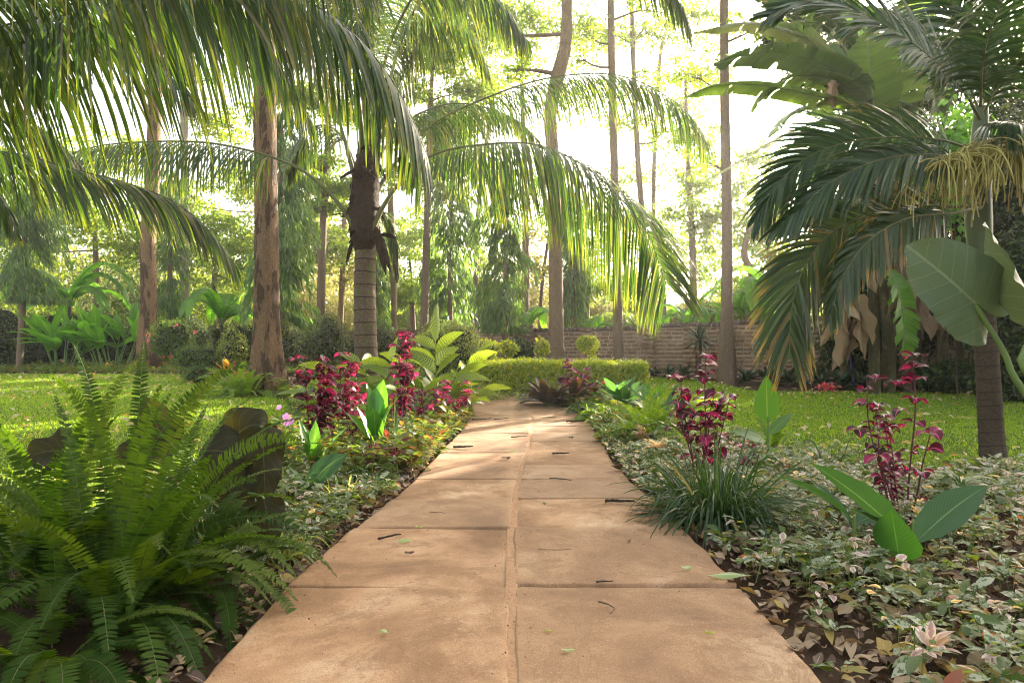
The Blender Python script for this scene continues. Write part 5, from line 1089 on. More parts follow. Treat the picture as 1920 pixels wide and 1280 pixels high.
for (u, v, Y, d_, L, wd, S_, dr) in [(375, 845, 3.5, (1, -.1, .12), .47, .36, (0, .75, .66), .45), (492, 800, 3.4, (.10, -.15, -1), .42, .22, (.9, .5, 0), .1), (335, 835, 3.6, (-1, -.1, .25), .36, .30, (0, .7, .7), .5),
      (415, 870, 3.35, (.45, -.3, -.9), .34, .28, (1, .1, .3), .1), (300, 815, 3.5, (-.35, .1, .9), .22, .20, (1, .1, 0), .2), (440, 820, 3.65, (.5, .1, .7), .26, .24, (1, -.1, -.4), .8), (495, 935, 3.2, (.25, -.2, -.8), .24, .17, (1, .3, .2), .2), (135, 850, 3.3, (-.8, -.1, .3), .28, .22, (0, .7, .7), .6)]:
    c = P(u, v, Y); lm = MB(); ribbons(lm, c, V3(*d_), L, wd, dr, S=V3(*S_), n=22, across=13, prof=lambda t: np.interp(t, [0, .04, .12, .3, .6, .85, .96, 1], [.45, .85, 1, .97, .72, .35, .12, .02]), fold=.22, wave=.22, wfreq=2.6, R=R)
    lm.build('leaf', M['eardl'], t)
    mb = MB(); tube(mb, [b + R.normal(size=3) * [.05, .05, 0], (b + c) / 2 + V3(0, .05, .12), c + V3(0, 0, .01), c], [.012, .009, .006, .005], k=7, n=14); mb.build('petiole', M['petiole'], t)

# ---------------------------------------------------------------- broad-leaf clumps (canna, ginger, heliconia ...)
def clump(name, label, base, leaves, mat, R, cat='broad-leaved plant', group=None, prof=prof_canna, stem=None, fold=.25, wave=.06, droop=.3, merge=False, n=10):
    """leaves: (azimuth deg, elevation deg, length, width, start height[, petiole])"""
    t = thing(name, label, cat, base, group); allm = MB()
    for lf in leaves:
        a, e, l, wd, h = lf[:5]; pt = lf[5] if len(lf) > 5 else .0; a, e = math.radians(a), math.radians(e)
        tl = lf[6] if len(lf) > 6 else 0.; d = V3(math.cos(a) * math.cos(e), math.sin(a) * math.cos(e), math.sin(e)); b = base + V3(math.cos(a), math.sin(a), 0) * .01 + V3(0, 0, h)
        lm = allm if merge else MB()
        if pt:
            d0 = nrm(d + V3(0, 0, .9)); e_ = b + d0 * pt; tube(lm, [b, (b + e_) / 2, e_], [.008, .006, .004], k=5, n=5, mi=1); b = e_
        ribbons(lm, b, d, l, wd, droop * R.uniform(.6, 1.4), S=np.cross(d, [0, 0, 1.]) / max(.3, math.cos(e)) + V3(0, 0, R.normal() * .15 + tl), n=n, across=5, prof=prof, fold=fold, wave=wave, R=R)
        if not merge: lm.build('leaf', [mat, M['petiole']], t)
    if merge: allm.build('leaves', [mat, M['petiole']], t)
    if stem: mb = MB(); tube(mb, [base - V3(0, 0, .02), base + V3(0, 0, stem)], [.013, .007], k=6, n=5); mb.build('stem', M['petiole'], t)
    return t
def auto(R, n, e0, e1, L, wd, h=.0, pt=0., a0=0, a1=360):
    return [(R.uniform(a0, a1) if a1 - a0 < 300 else a0 + i * 137.5 + R.uniform(-20, 20), R.uniform(e0, e1), L * R.uniform(.75, 1.1), wd * R.uniform(.8, 1.1), h * R.uniform(.2, 1), pt * R.uniform(.7, 1.1)) for i in range(n)]
M['cannab2'] = leafmat('canna_deep', (.030, .105, .018), (.045, .13, .022), tf=.4, rough=.35, rib=(.09, .19, .05), ribw=.012, veins=16)
clump('canna', 'canna in the left bed with several upright lime-green leaves in front of the crimson plants', GY(705, 6.2), [(100, 84, .44, .20, .22), (10, 70, .42, .18, .20), (170, 72, .46, .18, .05), (195, 60, .42, .17, .1, 0, .5), (-30, 62, .40, .17, .02, 0, -.4), (80, 74, .46, .2, .3), (-90, 78, .34, .16, .15), (150, 80, .4, .17, .3)], M['canna'], rng(420), 'canna', stem=.35)
clump('canna', 'canna in the left bed with four narrow upright leaves beside the pink flowers', GY(588, 5.35), [(150, 72, .38, .12, .1), (175, 84, .40, .11, .02), (95, 84, .40, .12, .05), (15, 66, .46, .11, .03), (-60, 74, .32, .11, .03)], M['canna'], rng(421), 'canna', stem=.15)
clump('canna', 'young canna with one broad bluish leaf tilted over the left ground cover', GY(575, 4.75), [(32, 52, .36, .20, .04, 0, -.9), (150, 50, .24, .12, .03, 0, -.6), (-70, 45, .2, .11, .03)], M['cannab'], rng(422), 'canna', stem=.1, fold=.1)
clump('canna', 'canna with one tall upright pointed leaf at the right lawn edge', GY(1440, 5.9), [(100, 88, .42, .25, .36), (25, 38, .34, .12, .26, 0, -.5), (182, 24, .34, .13, .20, 0, .6), (-80, 30, .16, .08, .1), (20, 10, .14, .1, .03)], M['canna'], rng(423), 'canna', stem=.42, fold=.05, droop=.1, prof=prof_ovate)
clump('canna', 'large dark green canna with long spreading leaves under the right foreground crimson plant', GY(1712, 3.1), [(172, 46, .56, .17, .12, 0, -.9), (14, 38, .48, .17, .12, 0, -.8), (150, 34, .30, .11, .12, 0, -.4)], M['cannab'], rng(424), 'canna', stem=.22, fold=.3, droop=.12)
t = clump('canna', 'single broad canna leaf facing the path below the long spreading leaves', GY(1690, 2.98), [(200, 78, .23, .25, .08)], M['cannab2'], rng(425), 'canna', stem=.12, fold=.02, droop=.05, prof=prof_ovate)
clump('canna', 'narrow canna shoot left of the large spreading canna', GY(1602, 3.45), [(160, 42, .42, .10, .14, 0, -.7), (20, 20, .22, .11, .12, 0, -.5), (130, 55, .3, .08, .1)], M['cannab'], rng(426), 'canna', stem=.16, droop=.25)
clump('paddle_plant', 'clump of broad matte green paddle leaves at the right end of the hedge', GY(1165, 10.6), auto(rng(1), 18, 25, 78, .55, .25, .05, .12), M['cannab'], rng(427), fold=.2)
clump('paddle_plant', 'bright green paddle-leaved clump behind the soft fern on the right', GY(1225, 9.3), auto(rng(2), 10, 40, 85, .5, .22, .05, .08), M['canna'], rng(428), fold=.2)
clump('strap_lily', 'strap-leaved lily with tall arching leaves on the right lawn edge', GY(1243, 8.4), [(160, 62, .8, .085, .02), (20, 58, .85, .085, .02), (150, 40, .55, .07, .02), (40, 75, .7, .07, .02), (-20, 30, .5, .07, 0), (200, 30, .5, .07, 0), (90, 70, .6, .07, 0), (0, 50, .6, .07, 0)], M['cannab'], rng(429), 'lily', prof=prof_strap, fold=.4, droop=.35, wave=0)
clump('purple_rosette', 'bronze-purple broad-leaved rosette at the bend of the path', GY(1030, 11.3), auto(rng(3), 44, 8, 60, .62, .16, .03, .08), M['purple'], rng(430), 'bronze plant', fold=.2, merge=True)
clump('purple_rosette', 'dark bronze-leaved clump right of the purple rosette', GY(1072, 11.4), auto(rng(4), 22, 15, 70, .5, .17, .03, .08), M['purple'], rng(431), 'bronze plant', fold=.2, merge=True)
clump('croton', 'golden and red broad-leaved croton left of the thick brown trunk', GY(430, 15.2), auto(rng(5), 22, 30, 75, .5, .17, .1, .12), M['croton'], rng(432), 'croton', merge=True)
clump('croton', 'orange-tipped upright sapling behind the hedge', P(1008, 660, 14.6) * [1, 1, 0] + [0, 0, .14], auto(rng(6), 34, 10, 60, .13, .05, 1.0, .08), M['croton'], rng(433), 'sapling', merge=True, stem=1.0)
clump('pink_shoots', 'pink and cream leafy shoots at the right path edge behind the grass clump', GY(1205, 6.9), auto(rng(21), 60, 10, 70, .11, .05, .16, .03), M['coverp'], rng(435), 'variegated plant', merge=True, prof=prof_ovate, n=5)
clump('pink_shoots', 'smaller pink and cream leafy shoots just left of the dark grass clump', GY(1232, 6.1), auto(rng(22), 44, 10, 70, .10, .045, .13, .03), M['coverp'], rng(436), 'variegated plant', merge=True, prof=prof_ovate, n=5)
clump('pink_shoots', 'bright pink star-shaped shoot at the bottom right corner', GY(1745, 2.12), auto(rng(23), 12, 15, 60, .085, .036, .09, .01), M['coverp'], rng(437), 'variegated plant', merge=True, prof=prof_ovate, n=5)
clump('whitish_shrublet', 'pale-leaved sprig plant left of the ringed trunk foot', GY(1800, 4.2), auto(rng(24), 30, 5, 45, .17, .06, .2, .04), M['cover'], rng(438), 'variegated plant', merge=True, prof=prof_ovate, n=5)
# striped shell ginger
def ginger(label, base, stems, R, group):
    stems = [(a, e, l, k + 2, ll * 1.15) for a, e, l, k, ll in stems]
    t = thing('striped_ginger', label, 'ginger plant', base, group)
    for (a, e, l, k, ll) in stems:
        a_, e_ = math.radians(a), math.radians(e); d = V3(math.cos(a_) * math.cos(e_), math.sin(a_) * math.cos(e_), math.sin(e_)); p = [base + R.normal(size=3) * [.05, .05, 0]]
        for j in range(8): d = nrm(d + GRAV * .06); p.append(p[-1] + d * l / 8)
        s = spline(p, 20); mb = MB(); tube(mb, s, [.012, .005], k=5); mb.build('stem', M['petiole'], t); T = nrm(np.gradient(s, axis=0)); side = nrm(np.cross(T[5], [0, 0, 1.]))
        for i in range(k):
            f = .3 + .7 * i / (k - 1); q = int(f * 19); sg = 1 if i % 2 else -1; lm = MB()
            D = nrm(T[q] * (.7 + .6 * (f > .95)) + side * sg * .75 * (f < .97) + R.normal(size=3) * .18)
            ribbons(lm, s[q], D, ll * R.uniform(.8, 1.1), ll * .33, .35, S=np.cross(D, [0, 0, 1.]) + R.normal(size=3) * .25 + V3(0, 0, R.choice([-.8, .8])), n=9, across=5, fold=.22, wave=.05, R=R, prof=prof_ovate); lm.build('leaf', M['ginger'], t)
gg = 'yellow-striped ginger plants round the coconut palm'
ginger('tall yellow-striped ginger plant with big leaves at the left path bend', GY(825, 10.0), [(100, 80, 1.15, 8, .52), (20, 68, .9, 7, .5), (160, 62, .9, 7, .5), (0, 45, .7, 6, .42), (200, 50, .7, 6, .45), (-60, 60, .8, 6, .45)], rng(440), gg)
ginger('yellow-striped ginger plant spreading over the foot of the coconut palm trunk', GY(735, 9.6), [(170, 50, 1.0, 8, .48), (185, 35, .95, 8, .46), (150, 62, .95, 7, .46), (30, 50, .8, 7, .45), (-60, 45, .7, 7, .42), (90, 75, .9, 6, .45), (210, 30, .8, 7, .4)], rng(441), gg)
ginger('low yellow-striped ginger plant left of the coconut palm trunk behind the crimson leaves', GY(660, 9.3), [(180, 45, .7, 7, .4), (120, 60, .75, 6, .4), (20, 40, .6, 6, .38), (-80, 40, .6, 6, .36)], rng(442), gg)
# broad-leaved thickets behind the left lawn
def thicket(label, base, n, h, R, gr):
    t = thing('broadleaf_thicket', label, 'heliconia plant', base, gr); sm = MB()
    for i in range(n):
        a = R.uniform(0, 6.28); b = base + V3(math.cos(a), math.sin(a), 0) * R.uniform(.05, .45); hh = h * R.uniform(.35, .75); e = b + V3(math.cos(a) * .35, math.sin(a) * .3, 1) * hh
        tube(sm, [b, (b + e) / 2, e], [.03, .018, .01], k=5, n=5)
        for j in range(4):
            a2 = a + R.normal() * 1.2; el = R.uniform(.4, 1.35); d = V3(math.cos(a2) * math.cos(el), math.sin(a2) * math.cos(el), math.sin(el)); lm = MB(); q = b + (e - b) * R.uniform(.65, 1)
            ribbons(lm, q, d, R.uniform(.8, 1.15), R.uniform(.26, .36), R.uniform(.05, .4), S=np.cross(d, [0, 0, 1.]) + R.normal(size=3) * .2, n=8, across=5, fold=.2, wave=.06, R=R, prof=prof_canna); lm.build('leaf', M['helic'], t)
    sm.build('stems', M['petiole'], t)
gt = 'bright broad-leaved thickets behind the left lawn'
thicket('bright broad-leaved thicket nearer the left edge behind the lawn', GY(118, 21.6), 13, 1.9, rng(450), gt)
thicket('bright broad-leaved thicket just left of the speckled trunk', GY(212, 21.8), 14, 2.0, rng(451), gt)

# ---------------------------------------------------------------- bloodleaf
def bloodleaf(label, base, h, n, R, spread=.12, ls=.085, dens=1., group='crimson bloodleaf plants', low=.35):
    t = thing('bloodleaf_plant', label, 'bloodleaf plant', base, group); sm, lm = MB(), MB()
    for i in range(n):
        a = R.uniform(0, 6.28); b = base + V3(math.cos(a), math.sin(a), 0) * R.uniform(0, .05); hh = h * (1 if i == 0 else R.uniform(.45, .95)); lean = V3(math.cos(a), math.sin(a), 0) * spread * (0.2 if i == 0 else R.uniform(.4, 1.2))
        s = spline([b, b + lean * .4 + V3(0, 0, hh * .35) + R.normal(size=3) * .01, b + lean * .8 + V3(0, 0, hh * .7) + R.normal(size=3) * .015, b + lean + V3(0, 0, hh)], 30); tube(sm, s, [.0065, .005, .003], k=5)
        k = int(hh / .075 * dens); 
        for j in range(k):
            f = low + (1 - low) * (j + R.uniform(-.3, .3)) / max(1, k - 1); f = min(1, max(0, f)); 
            if f < .8 and R.random() < .25: continue
            q = s[int(f * 29)]; m = 4 if f > .75 else int(R.integers(2, 5)); a2 = R.uniform(0, 6.28) + np.arange(m) * 6.28 / m
            if R.random() < .3: qq = q + V3(math.cos(a2[0]), math.sin(a2[0]), .6) * R.uniform(.04, .10); tube(sm, [q, qq], [.003, .002], k=4, n=3, cap=False); q = qq
            el = R.uniform(-.15, .55, m) + .25 * (f > .8); D = np.stack([np.cos(a2) * np.cos(el), np.sin(a2) * np.cos(el), np.sin(el)], 1)
            l = ls * R.uniform(.55, 1.15, m) * (1.15 - .3 * abs(f - .75)); ribbons(lm, q + D * .012, D, l, l * .92, R.uniform(.2, 1.1, m), n=5, across=5, prof=prof_ovate, fold=.25, wave=.12, R=R)
    sm.build('stems', M['bloodstem'], t); lm.build('leaves', M['blood'], t); return t
bloodleaf('crimson bloodleaf above the pink flowers, leftmost in the left bed', GY(592, 6.5), .90, 6, rng(460), .17, .10, 1.25)
bloodleaf('crimson bloodleaf half behind the lime canna at the coconut palm foot', GY(655, 8.2), .88, 5, rng(461), .22, .11)
bloodleaf('tallest crimson bloodleaf spike in the left bed among striped ginger leaves', GY(757, 7.6), 1.22, 4, rng(462), .08, .10, 1.3)
bloodleaf('wide bushy crimson plant at the left edge of the path near its bend', GY(820, 8.6), .58, 13, rng(463), .42, .10, 1.2, low=.3)
bloodleaf('small crimson plant low in the grassy left path border', GY(712, 5.5), .25, 7, rng(464), .12, .06, 1.4, low=.2)
bloodleaf('tall crimson plant standing over the dark grass clump right of the path', GY(1312, 5.1), .95, 7, rng(465), .19, .085, 1.2)
bloodleaf('tall dark crimson plant with open stems in the right foreground bed', GY(1690, 3.75), .96, 7, rng(475), .25, .068, .95, low=.35)
bloodleaf('crimson plant in front of the clipped hedge left of the paddle leaves', GY(1105, 11.6), .58, 9, rng(467), .25, .12)
bloodleaf('small crimson plant against the middle of the hedge', GY(1062, 12.2), .72, 4, rng(468), .12, .12)
bloodleaf('little crimson plant between the tall broad leaf and the dark grass clump', GY(1405, 5.4), .24, 6, rng(469), .10, .065, low=.2)
bloodleaf('crimson shrublet in the shrubs beside the thick brown trunk', GY(416, 18), .75, 6, rng(470), .2, .12)
bloodleaf('low crimson sprouts beside the lime canna', GY(672, 6.6), .45, 5, rng(471), .14, .08)

# ---------------------------------------------------------------- grass-like clumps
def tuft(name, label, base, n, L, W_, R, mat, spread=1., droop=.7, rad=.06, cat='grass clump', group=None, flatness=0.):
    t = thing(name, label, cat, base, group); mb = MB(); a = R.uniform(0, 6.28, n); e = np.radians(R.uniform(28 - flatness, 88, n))
    D = np.stack([np.cos(a) * np.cos(e) * spread, np.sin(a) * np.cos(e) * spread, np.sin(e)], 1); r = rad * np.sqrt(R.random(n)) 
    b = base + np.stack([np.cos(a) * r, np.sin(a) * r, -.01 + 0 * a], 1); ribbons(mb, b, D, L * R.uniform(.55, 1.12, n), W_ * R.uniform(.7, 1.2, n), droop * R.uniform(.4, 1.5, n), S=np.cross(D, [0, 0, 1.]) + R.normal(size=(n, 3)) * .3, n=8, across=3, prof=prof_strap, fold=.35, R=R)
    mb.build('blades', mat, t); return t
tuft('lily_turf', 'large dark green strappy grass clump at the right edge of the path', GY(1345, 3.95), 420, .60, .013, rng(480), M['grassd'], droop=.75, rad=.16)
gl = 'strappy grass tufts edging the path'
for i, (u, Y, n, L, mt, lab) in enumerate([
   (690, 5.1, 70, .26, 'grassd', 'green grass tuft by the stones at the left path edge'), (735, 6.3, 70, .26, 'grassv', 'yellowish grass tuft at the left path edge below the bluish straps'),
   (775, 7.0, 80, .28, 'grassv', 'arching pale grass tuft on the left path edge under the red plants'), (815, 7.8, 80, .26, 'grassd', 'dark grass tuft overhanging the left path edge'),
   (842, 8.8, 80, .26, 'grassv', 'pale grass tuft close to the left path bend'), (862, 9.9, 70, .24, 'grassv', 'short pale grass tuft at the left path bend'), (640, 4.5, 60, .22, 'grassv', 'pale striped grass tuft in the left ground cover'),
   (700, 4.9, 50, .2, 'grassd', 'small green tuft close to the stones'), (520, 3.3, 90, .26, 'grassv', 'whitish striped grass tuft beside the huge fern'), (790, 9.2, 70, .3, 'grassd', 'grass tuft under the striped ginger'),
   (893, 12.6, 90, .5, 'grassv', 'tall pale grass in front of the left end of the hedge'), (930, 12.4, 90, .4, 'grassv', 'pale grass at the hedge foot beside the bronze rosette'), (1085, 10.3, 80, .34, 'grassd', 'green grass tuft right of the bronze leaves'),
   (1135, 8.7, 70, .3, 'fernl', 'bright grass tuft on the right path edge near the bend'), (1110, 9.5, 80, .26, 'fernl', 'low bright tuft on the right path edge'), (1560, 5.6, 60, .36, 'grassd', 'thin dark grass tuft on the right lawn edge'),
   (1480, 5.9, 60, .34, 'grassv', 'pale grass tuft by the tall single leaf'), (980, 12.2, 80, .3, 'grassv', 'pale grass tuft at the foot of the hedge middle'), (1300, 6.6, 60, .5, 'fernl', 'long bright blades behind the crimson plant on the right'),
   (860, 13, 90, .5, 'grassd', 'grass tuft where the path turns left'), (1215, 6.5, 60, .28, 'fernl', 'bright short tuft in the right ground cover')]):
    tuft('grass_tuft', lab, GY(u, Y), n, L, .009 + .0006 * Y, rng(490 + i), M[mt], droop=.9, rad=.08, group=gl)
tuft('blue_strap_plant', 'cluster of stiff dark bluish straps among the lime canna leaves', GY(742, 6.3), 16, .55, .024, rng(520), M['aspid'], spread=.25, droop=.08, rad=.09, cat='strap plant')
# dark rosettes at the foot of the wall
ga = 'dark leafy rosettes along the wall foot'
for i, (u, Y, s_, lab) in enumerate([(1400, 16.4, 1, 'dark rosette just right of the straight dark trunk at the wall'), (1440, 16.2, 1.1, 'second dark rosette right of the straight dark trunk'), (1478, 16.0, 1.1, 'third dark rosette right of the straight dark trunk, at the buttress'),
   (1540, 15.4, 1.2, 'dark glossy rosette right of the outlet buttress'), (1580, 15.0, 1.2, 'dark rosette at the foot of the blue pipe'), (1620, 14.3, 1.3, 'large dark rosette left of the crimson plant top'), (1660, 14.0, 1.4, 'pale-edged dark rosette behind the crimson plant'), (1735, 13.9, 1.2, 'dark rosette right of the crimson plant at the thicket foot'),
   (1255, 17.8, .9, 'dark rosette by the wall right of the hedge end'), (1285, 17.4, 1, 'dark rosette by the wall left of the straight dark trunk'), (1225, 18.2, .8, 'small dark rosette by the wall just past the hedge end'), (1180, 18.6, .8, 'dark rosette behind the right part of the hedge'),
   (990, 17, 1.1, 'dark rosette behind the hedge left of the kinked trunk'), (950, 17, 1.1, 'dark rosette behind the hedge near its left third'), (1800, 13.6, 1.1, 'dark rosette left of the ringed trunk at the thicket')]):
    clump('dark_rosette', lab, GY(u, Y), auto(rng(530 + i), 34, 8, 70, .42 * s_, .10, .12), M['aspid'], rng(550 + i), 'rosette plant', ga, prof=prof_lance, fold=.3, merge=True, n=6)
clump('dracaena', 'spiky rosette plant against the wall left of the straight dark trunk', P(1312, 640, 17.3), auto(rng(7), 60, -30, 75, .48, .055, .05), M['aspid'], rng(571), 'dracaena', prof=prof_strap, merge=True, n=6)
mb = MB(); tube(mb, [GY(1312, 17.3), P(1312, 640, 17.3)], [.03, .025], k=6, n=5, R=rng(1), rough=.05); o = [x for x in COL.objects if x.name.startswith('dracaena')][0]; mb.build('stem', M['twig'], o)
# pink periwinkle
R = rng(580); b = GY(522, 5.45)
t = thing('periwinkle', 'leafy periwinkle with lilac-pink five-petalled flowers at the left lawn edge', 'flowering plant', b)
sm, lm = MB(), MB()
for i in range(26):
    a = R.uniform(0, 6.28); e = b + V3(math.cos(a) * R.uniform(.03, .24), math.sin(a) * R.uniform(.03, .22), R.uniform(.12, .36)); tube(sm, [b, (b + e) / 2 + V3(0, 0, .03), e], [.004, .003, .002], k=4, n=6, cap=False)
    for f in np.linspace(.3, 1, 6):
        a2 = R.uniform(0, 6.28); q = b + (e - b) * f; D = np.array([[math.cos(a2), math.sin(a2), .5], [-math.cos(a2), -math.sin(a2), .5]]); ribbons(lm, q, D, .055, .024, .3, n=4, across=3, fold=.2, R=R)
sm.build('stems', M['petiole'], t); lm.build('leaves', M['midl'], t)
for (u, v, Y, s_) in [(523, 763, 5.4, .9), (536, 780, 5.35, 1.2), (545, 789, 5.3, 1.3), (537, 792, 5.38, 1.1), (482, 788, 5.3, 1.1), (487, 813, 5.2, .9), (475, 791, 5.35, .8)]:
    c = P(u, v, Y); a = np.arange(5) * 1.2566 + R.uniform(0, 1); N_ = nrm(V3(R.normal() * .3, -.8, .5)); x_ = nrm(np.cross(N_, [0, 0, 1.])); y_ = np.cross(x_, N_) * -1
    D = np.cos(a)[:, None] * x_ + np.sin(a)[:, None] * y_; fm = MB(); ribbons(fm, np.repeat(c[None], 5, 0), D, .026 * s_, .024 * s_, .1, S=np.cross(N_, D), n=4, across=3, fold=.1, prof=lambda t: np.interp(t, [0, .5, .85, 1], [.2, .85, 1, .35]), R=R)
    fm.build('flower', M['pink'], t)
    sm = MB(); tube(sm, [b + V3(0, 0, .15), c - V3(0, -.01, .03), c], [.003, .002, .002], k=4, n=8, cap=False); sm.build('flower_stalk', M['petiole'], t)
# pink-red blooms lying on the lawn
R = rng(590); b = GY(1552, 14.3); t = thing('fallen_bloom', 'bright coral pink bloom cluster lying on the lawn before the dark rosettes', 'flower', b); mb = MB()
q = b + R.normal(size=(70, 3)) * [.09, .06, .03] + [0, 0, .07]; ribbons(mb, q, unit(R, 70) + [0, 0, .4], .1, .08, .3, n=3, across=3, fold=.4, R=R, prof=prof_ovate); mb.build('petals', M['redp'], t)
t = thing('blue_pipe', 'thin dark blue pipe leaning in front of the wall by the banana stems', 'pipe', GY(1602, 14.8)); mb = MB(); tube(mb, [GY(1602, 14.8), P(1590, 640, 14.9), P(1578, 590, 15), P(1574, 530, 15.1)], [.022, .022], k=8, n=20); mb.build('tube', M['bluehose'], t)
# vine on the ringed palm
R = rng(591); t = thing('climbing_vine', 'bright round-leaved vine climbing behind the ringed palm crown', 'vine', GY(1795, 12.8)); lm, sm = MB(), MB()
for (u0, v0, u1, v1) in [(1780, 430, 1760, 200), (1800, 420, 1830, 190), (1790, 400, 1790, 240), (1740, 380, 1810, 230), (1720, 340, 1800, 300)]:
    s = spline([P(u0, v0, 12.8), P((u0 + u1) / 2 + 15, (v0 + v1) / 2, 12.6), P(u1, v1, 12.5)], 40); tube(sm, s, .006, k=4, cap=False); q = np.repeat(s, 5, 0) + R.normal(size=(200, 3)) * .16
    nv = nrm(unit(R, 200) + V3(0, -.5, .5)); D = np.cross(nv, unit(R, 200)); ribbons(lm, q, D, R.uniform(.10, .17, 200), R.uniform(.08, .14, 200), .2, S=np.cross(nv, nrm(D)), n=4, across=3, fold=.2, prof=prof_ovate, R=R)
tube(sm, [GY(1795, 12.8), P(1790, 560, 12.8), P(1790, 420, 12.8)], .012, k=6, n=12); sm.build('stems', M['twig'], t); lm.build('leaves', M['helic'], t)

# ---------------------------------------------------------------- ground cover, litter
R = rng(600)
def in_bed(x, y):
    onp = (x > lx(y) - .02) & (x < rx(y) + .02) & (y < 12.9)
    return ~onp & ~lawn_mask(x, y)
def cover(n, xr, yr, R, mats, keep, hh=(.04, .16), ls=.075, per=7, dens=None):
    x = R.uniform(*xr, n); y = R.uniform(*yr, n); k = in_bed(x, y) & keep(x, y) & (np.abs(x) < .8 * y + .35); x, y = x[k], y[k]; n = len(x); h = R.uniform(*hh, n) * (.75 + .6 * np.sin(x * 4.3 + 2) ** 2 * np.sin(y * 3.9) ** 2)
    tp = np.stack([x + R.normal(size=n) * .02, y + R.normal(size=n) * .02, gz(y) + h], 1); b = np.stack([x, y, gz(y) - .01], 1)
    N_ = n * per; q = np.repeat(tp, per, 0); fr = R.random(N_) ** .6; q[:, 2] -= (1 - fr) * np.repeat(h, per) * .6; a = R.uniform(0, 6.28, N_); el = R.uniform(-.1, .75, N_)
    D = np.stack([np.cos(a) * np.cos(el), np.sin(a) * np.cos(el), np.sin(el)], 1); L = ls * R.uniform(.3, 1.2, N_) * np.repeat(R.uniform(.6, 1.15, n), per); g = R.random(N_); out = []
    for mt, lo, hi in mats:
        s_ = (g >= lo) & (g < hi); mb = MB(); far = y.mean() > 7
        ribbons(mb, q[s_] + D[s_] * .015, D[s_], L[s_], L[s_] * R.uniform(.42, .62, s_.sum()), R.uniform(0, .5, s_.sum()), n=4, across=3, prof=prof_ovate, fold=.22, wave=.15, wfreq=1.2, R=R); out.append((mb, mt))
    sm = MB(); k2 = R.random(n) < .8; ribbons(sm, b[k2], tp[k2] - b[k2], np.linalg.norm(tp[k2] - b[k2], axis=1), .004, 0., S=unit(R, int(k2.sum())), n=1, prof=lambda t: np.ones_like(t)); out.append((sm, 'petiole')); return out
def stuff(name, label, cat, lst):
    allb = MB(); mats = []
    for i, (mb, mt) in enumerate(lst):
        mats.append(M[mt])
        if mb.n: allb.add(np.concatenate(mb.v), np.concatenate(mb.q), np.concatenate(mb.uv), i)
    return tag(allb.build(name, mats), label, cat, kind='stuff')
edge = lambda d: (lambda x, y: (np.abs(np.where(x > 0, x - rx(y), lx(y) - x)) > d * (.5 + .5 * np.sin(x * 7 + y * 5))) )
stuff('ground_cover', 'pale green and white variegated low ground cover in the right bed', 'ground cover',
      cover(9500, (.8, 6.5), (1.7, 6.6), R, [('cover', 0, .60), ('cover2', .60, .75), ('coverg', .75, .90), ('coverp', .90, 1.)], lambda x, y: (x > 0) & (x - rx(y) > .05 + .06 * np.sin(y * 3) + R.random(len(x)) * .25) & (R.random(len(x)) < .6 + .5 * np.sin(x * 3.1 + 1) * np.sin(y * 3.7)), ls=.078))
stuff('ground_cover', 'pale variegated low ground cover between the fern and the left path edge', 'ground cover',
      cover(4200, (-4.5, -.4), (2.0, 6.0), R, [('cover', 0, .5), ('cover2', .5, .62), ('coverg', .62, .95), ('coverp', .95, 1.)], lambda x, y: (x < 0) & (lx(y) - x > .05 + R.random(len(x)) * .12) & ((y > 3.15) | (x > -.95)) & (y > 2.6), ls=.07, hh=(.03, .13)))
stuff('ground_cover', 'pink-tipped pale ground cover along the right path edge beyond the grass clump', 'ground cover',
      cover(1500, (.9, 2.6), (4.6, 7.6), R, [('cover', 0, .6), ('coverp', .6, .82), ('coverg', .82, 1)], lambda x, y: (x > 0), ls=.07, hh=(.05, .14)))
stuff('ground_cover', 'green and yellow low foliage filling the far beds on both sides of the path', 'ground cover',
      cover(12000, (-5, 3.2), (5.8, 13.4), R, [('coverg', 0, .7), ('grassv', .7, .9), ('fernl', .9, 1.)], lambda x, y: (np.where(x > 0, y > 6.8, True)), ls=.10, hh=(.06, .26)))
stuff('ground_cover', 'mixed reddish and lime low foliage along the left path edge before the bend', 'ground cover',
      cover(2600, (-3.2, -.2), (5.2, 10.5), R, [('coleus', 0, .6), ('coverg', .6, .85), ('grassv', .85, 1.)], lambda x, y: (x < 0) & (lx(y) - x < 1.1 - .04 * y), ls=.12, hh=(.08, .30)))
stuff('ground_cover', 'low shrubby ground cover under the trees behind the left lawn', 'ground cover',
      cover(15000, (-16, -2), (12, 25), R, [('coverg', 0, .6), ('dull', .6, .8), ('midl', .8, 1.)], lambda x, y: y > np.where(x < -4.5, 19.6, 12.5), ls=.13, hh=(.04, .22), per=5))
def litter(n, xr, yr, R, keep, L=.075, z=.006, mat='litter'):
    x = R.uniform(*xr, n); y = R.uniform(*yr, n); k = keep(x, y); x, y = x[k], y[k]; n = len(x); mb = MB(); a = R.uniform(0, 6.28, n); el = R.normal(size=n) * .14
    D = np.stack([np.cos(a) * np.cos(el), np.sin(a) * np.cos(el), np.sin(el) + .06], 1); l = L * R.uniform(.4, 1.3, n)
    S = np.cross(D, [0, 0, 1.]) + R.normal(size=(n, 3)) * .35
    ribbons(mb, np.stack([x, y, gz(y) + z], 1), D, l, l * R.uniform(.3, .5, n), R.uniform(-.3, .8, n), S=S, n=9, across=3, prof=prof_lance, fold=.5, wave=.35, wfreq=1.2, R=R); return mb
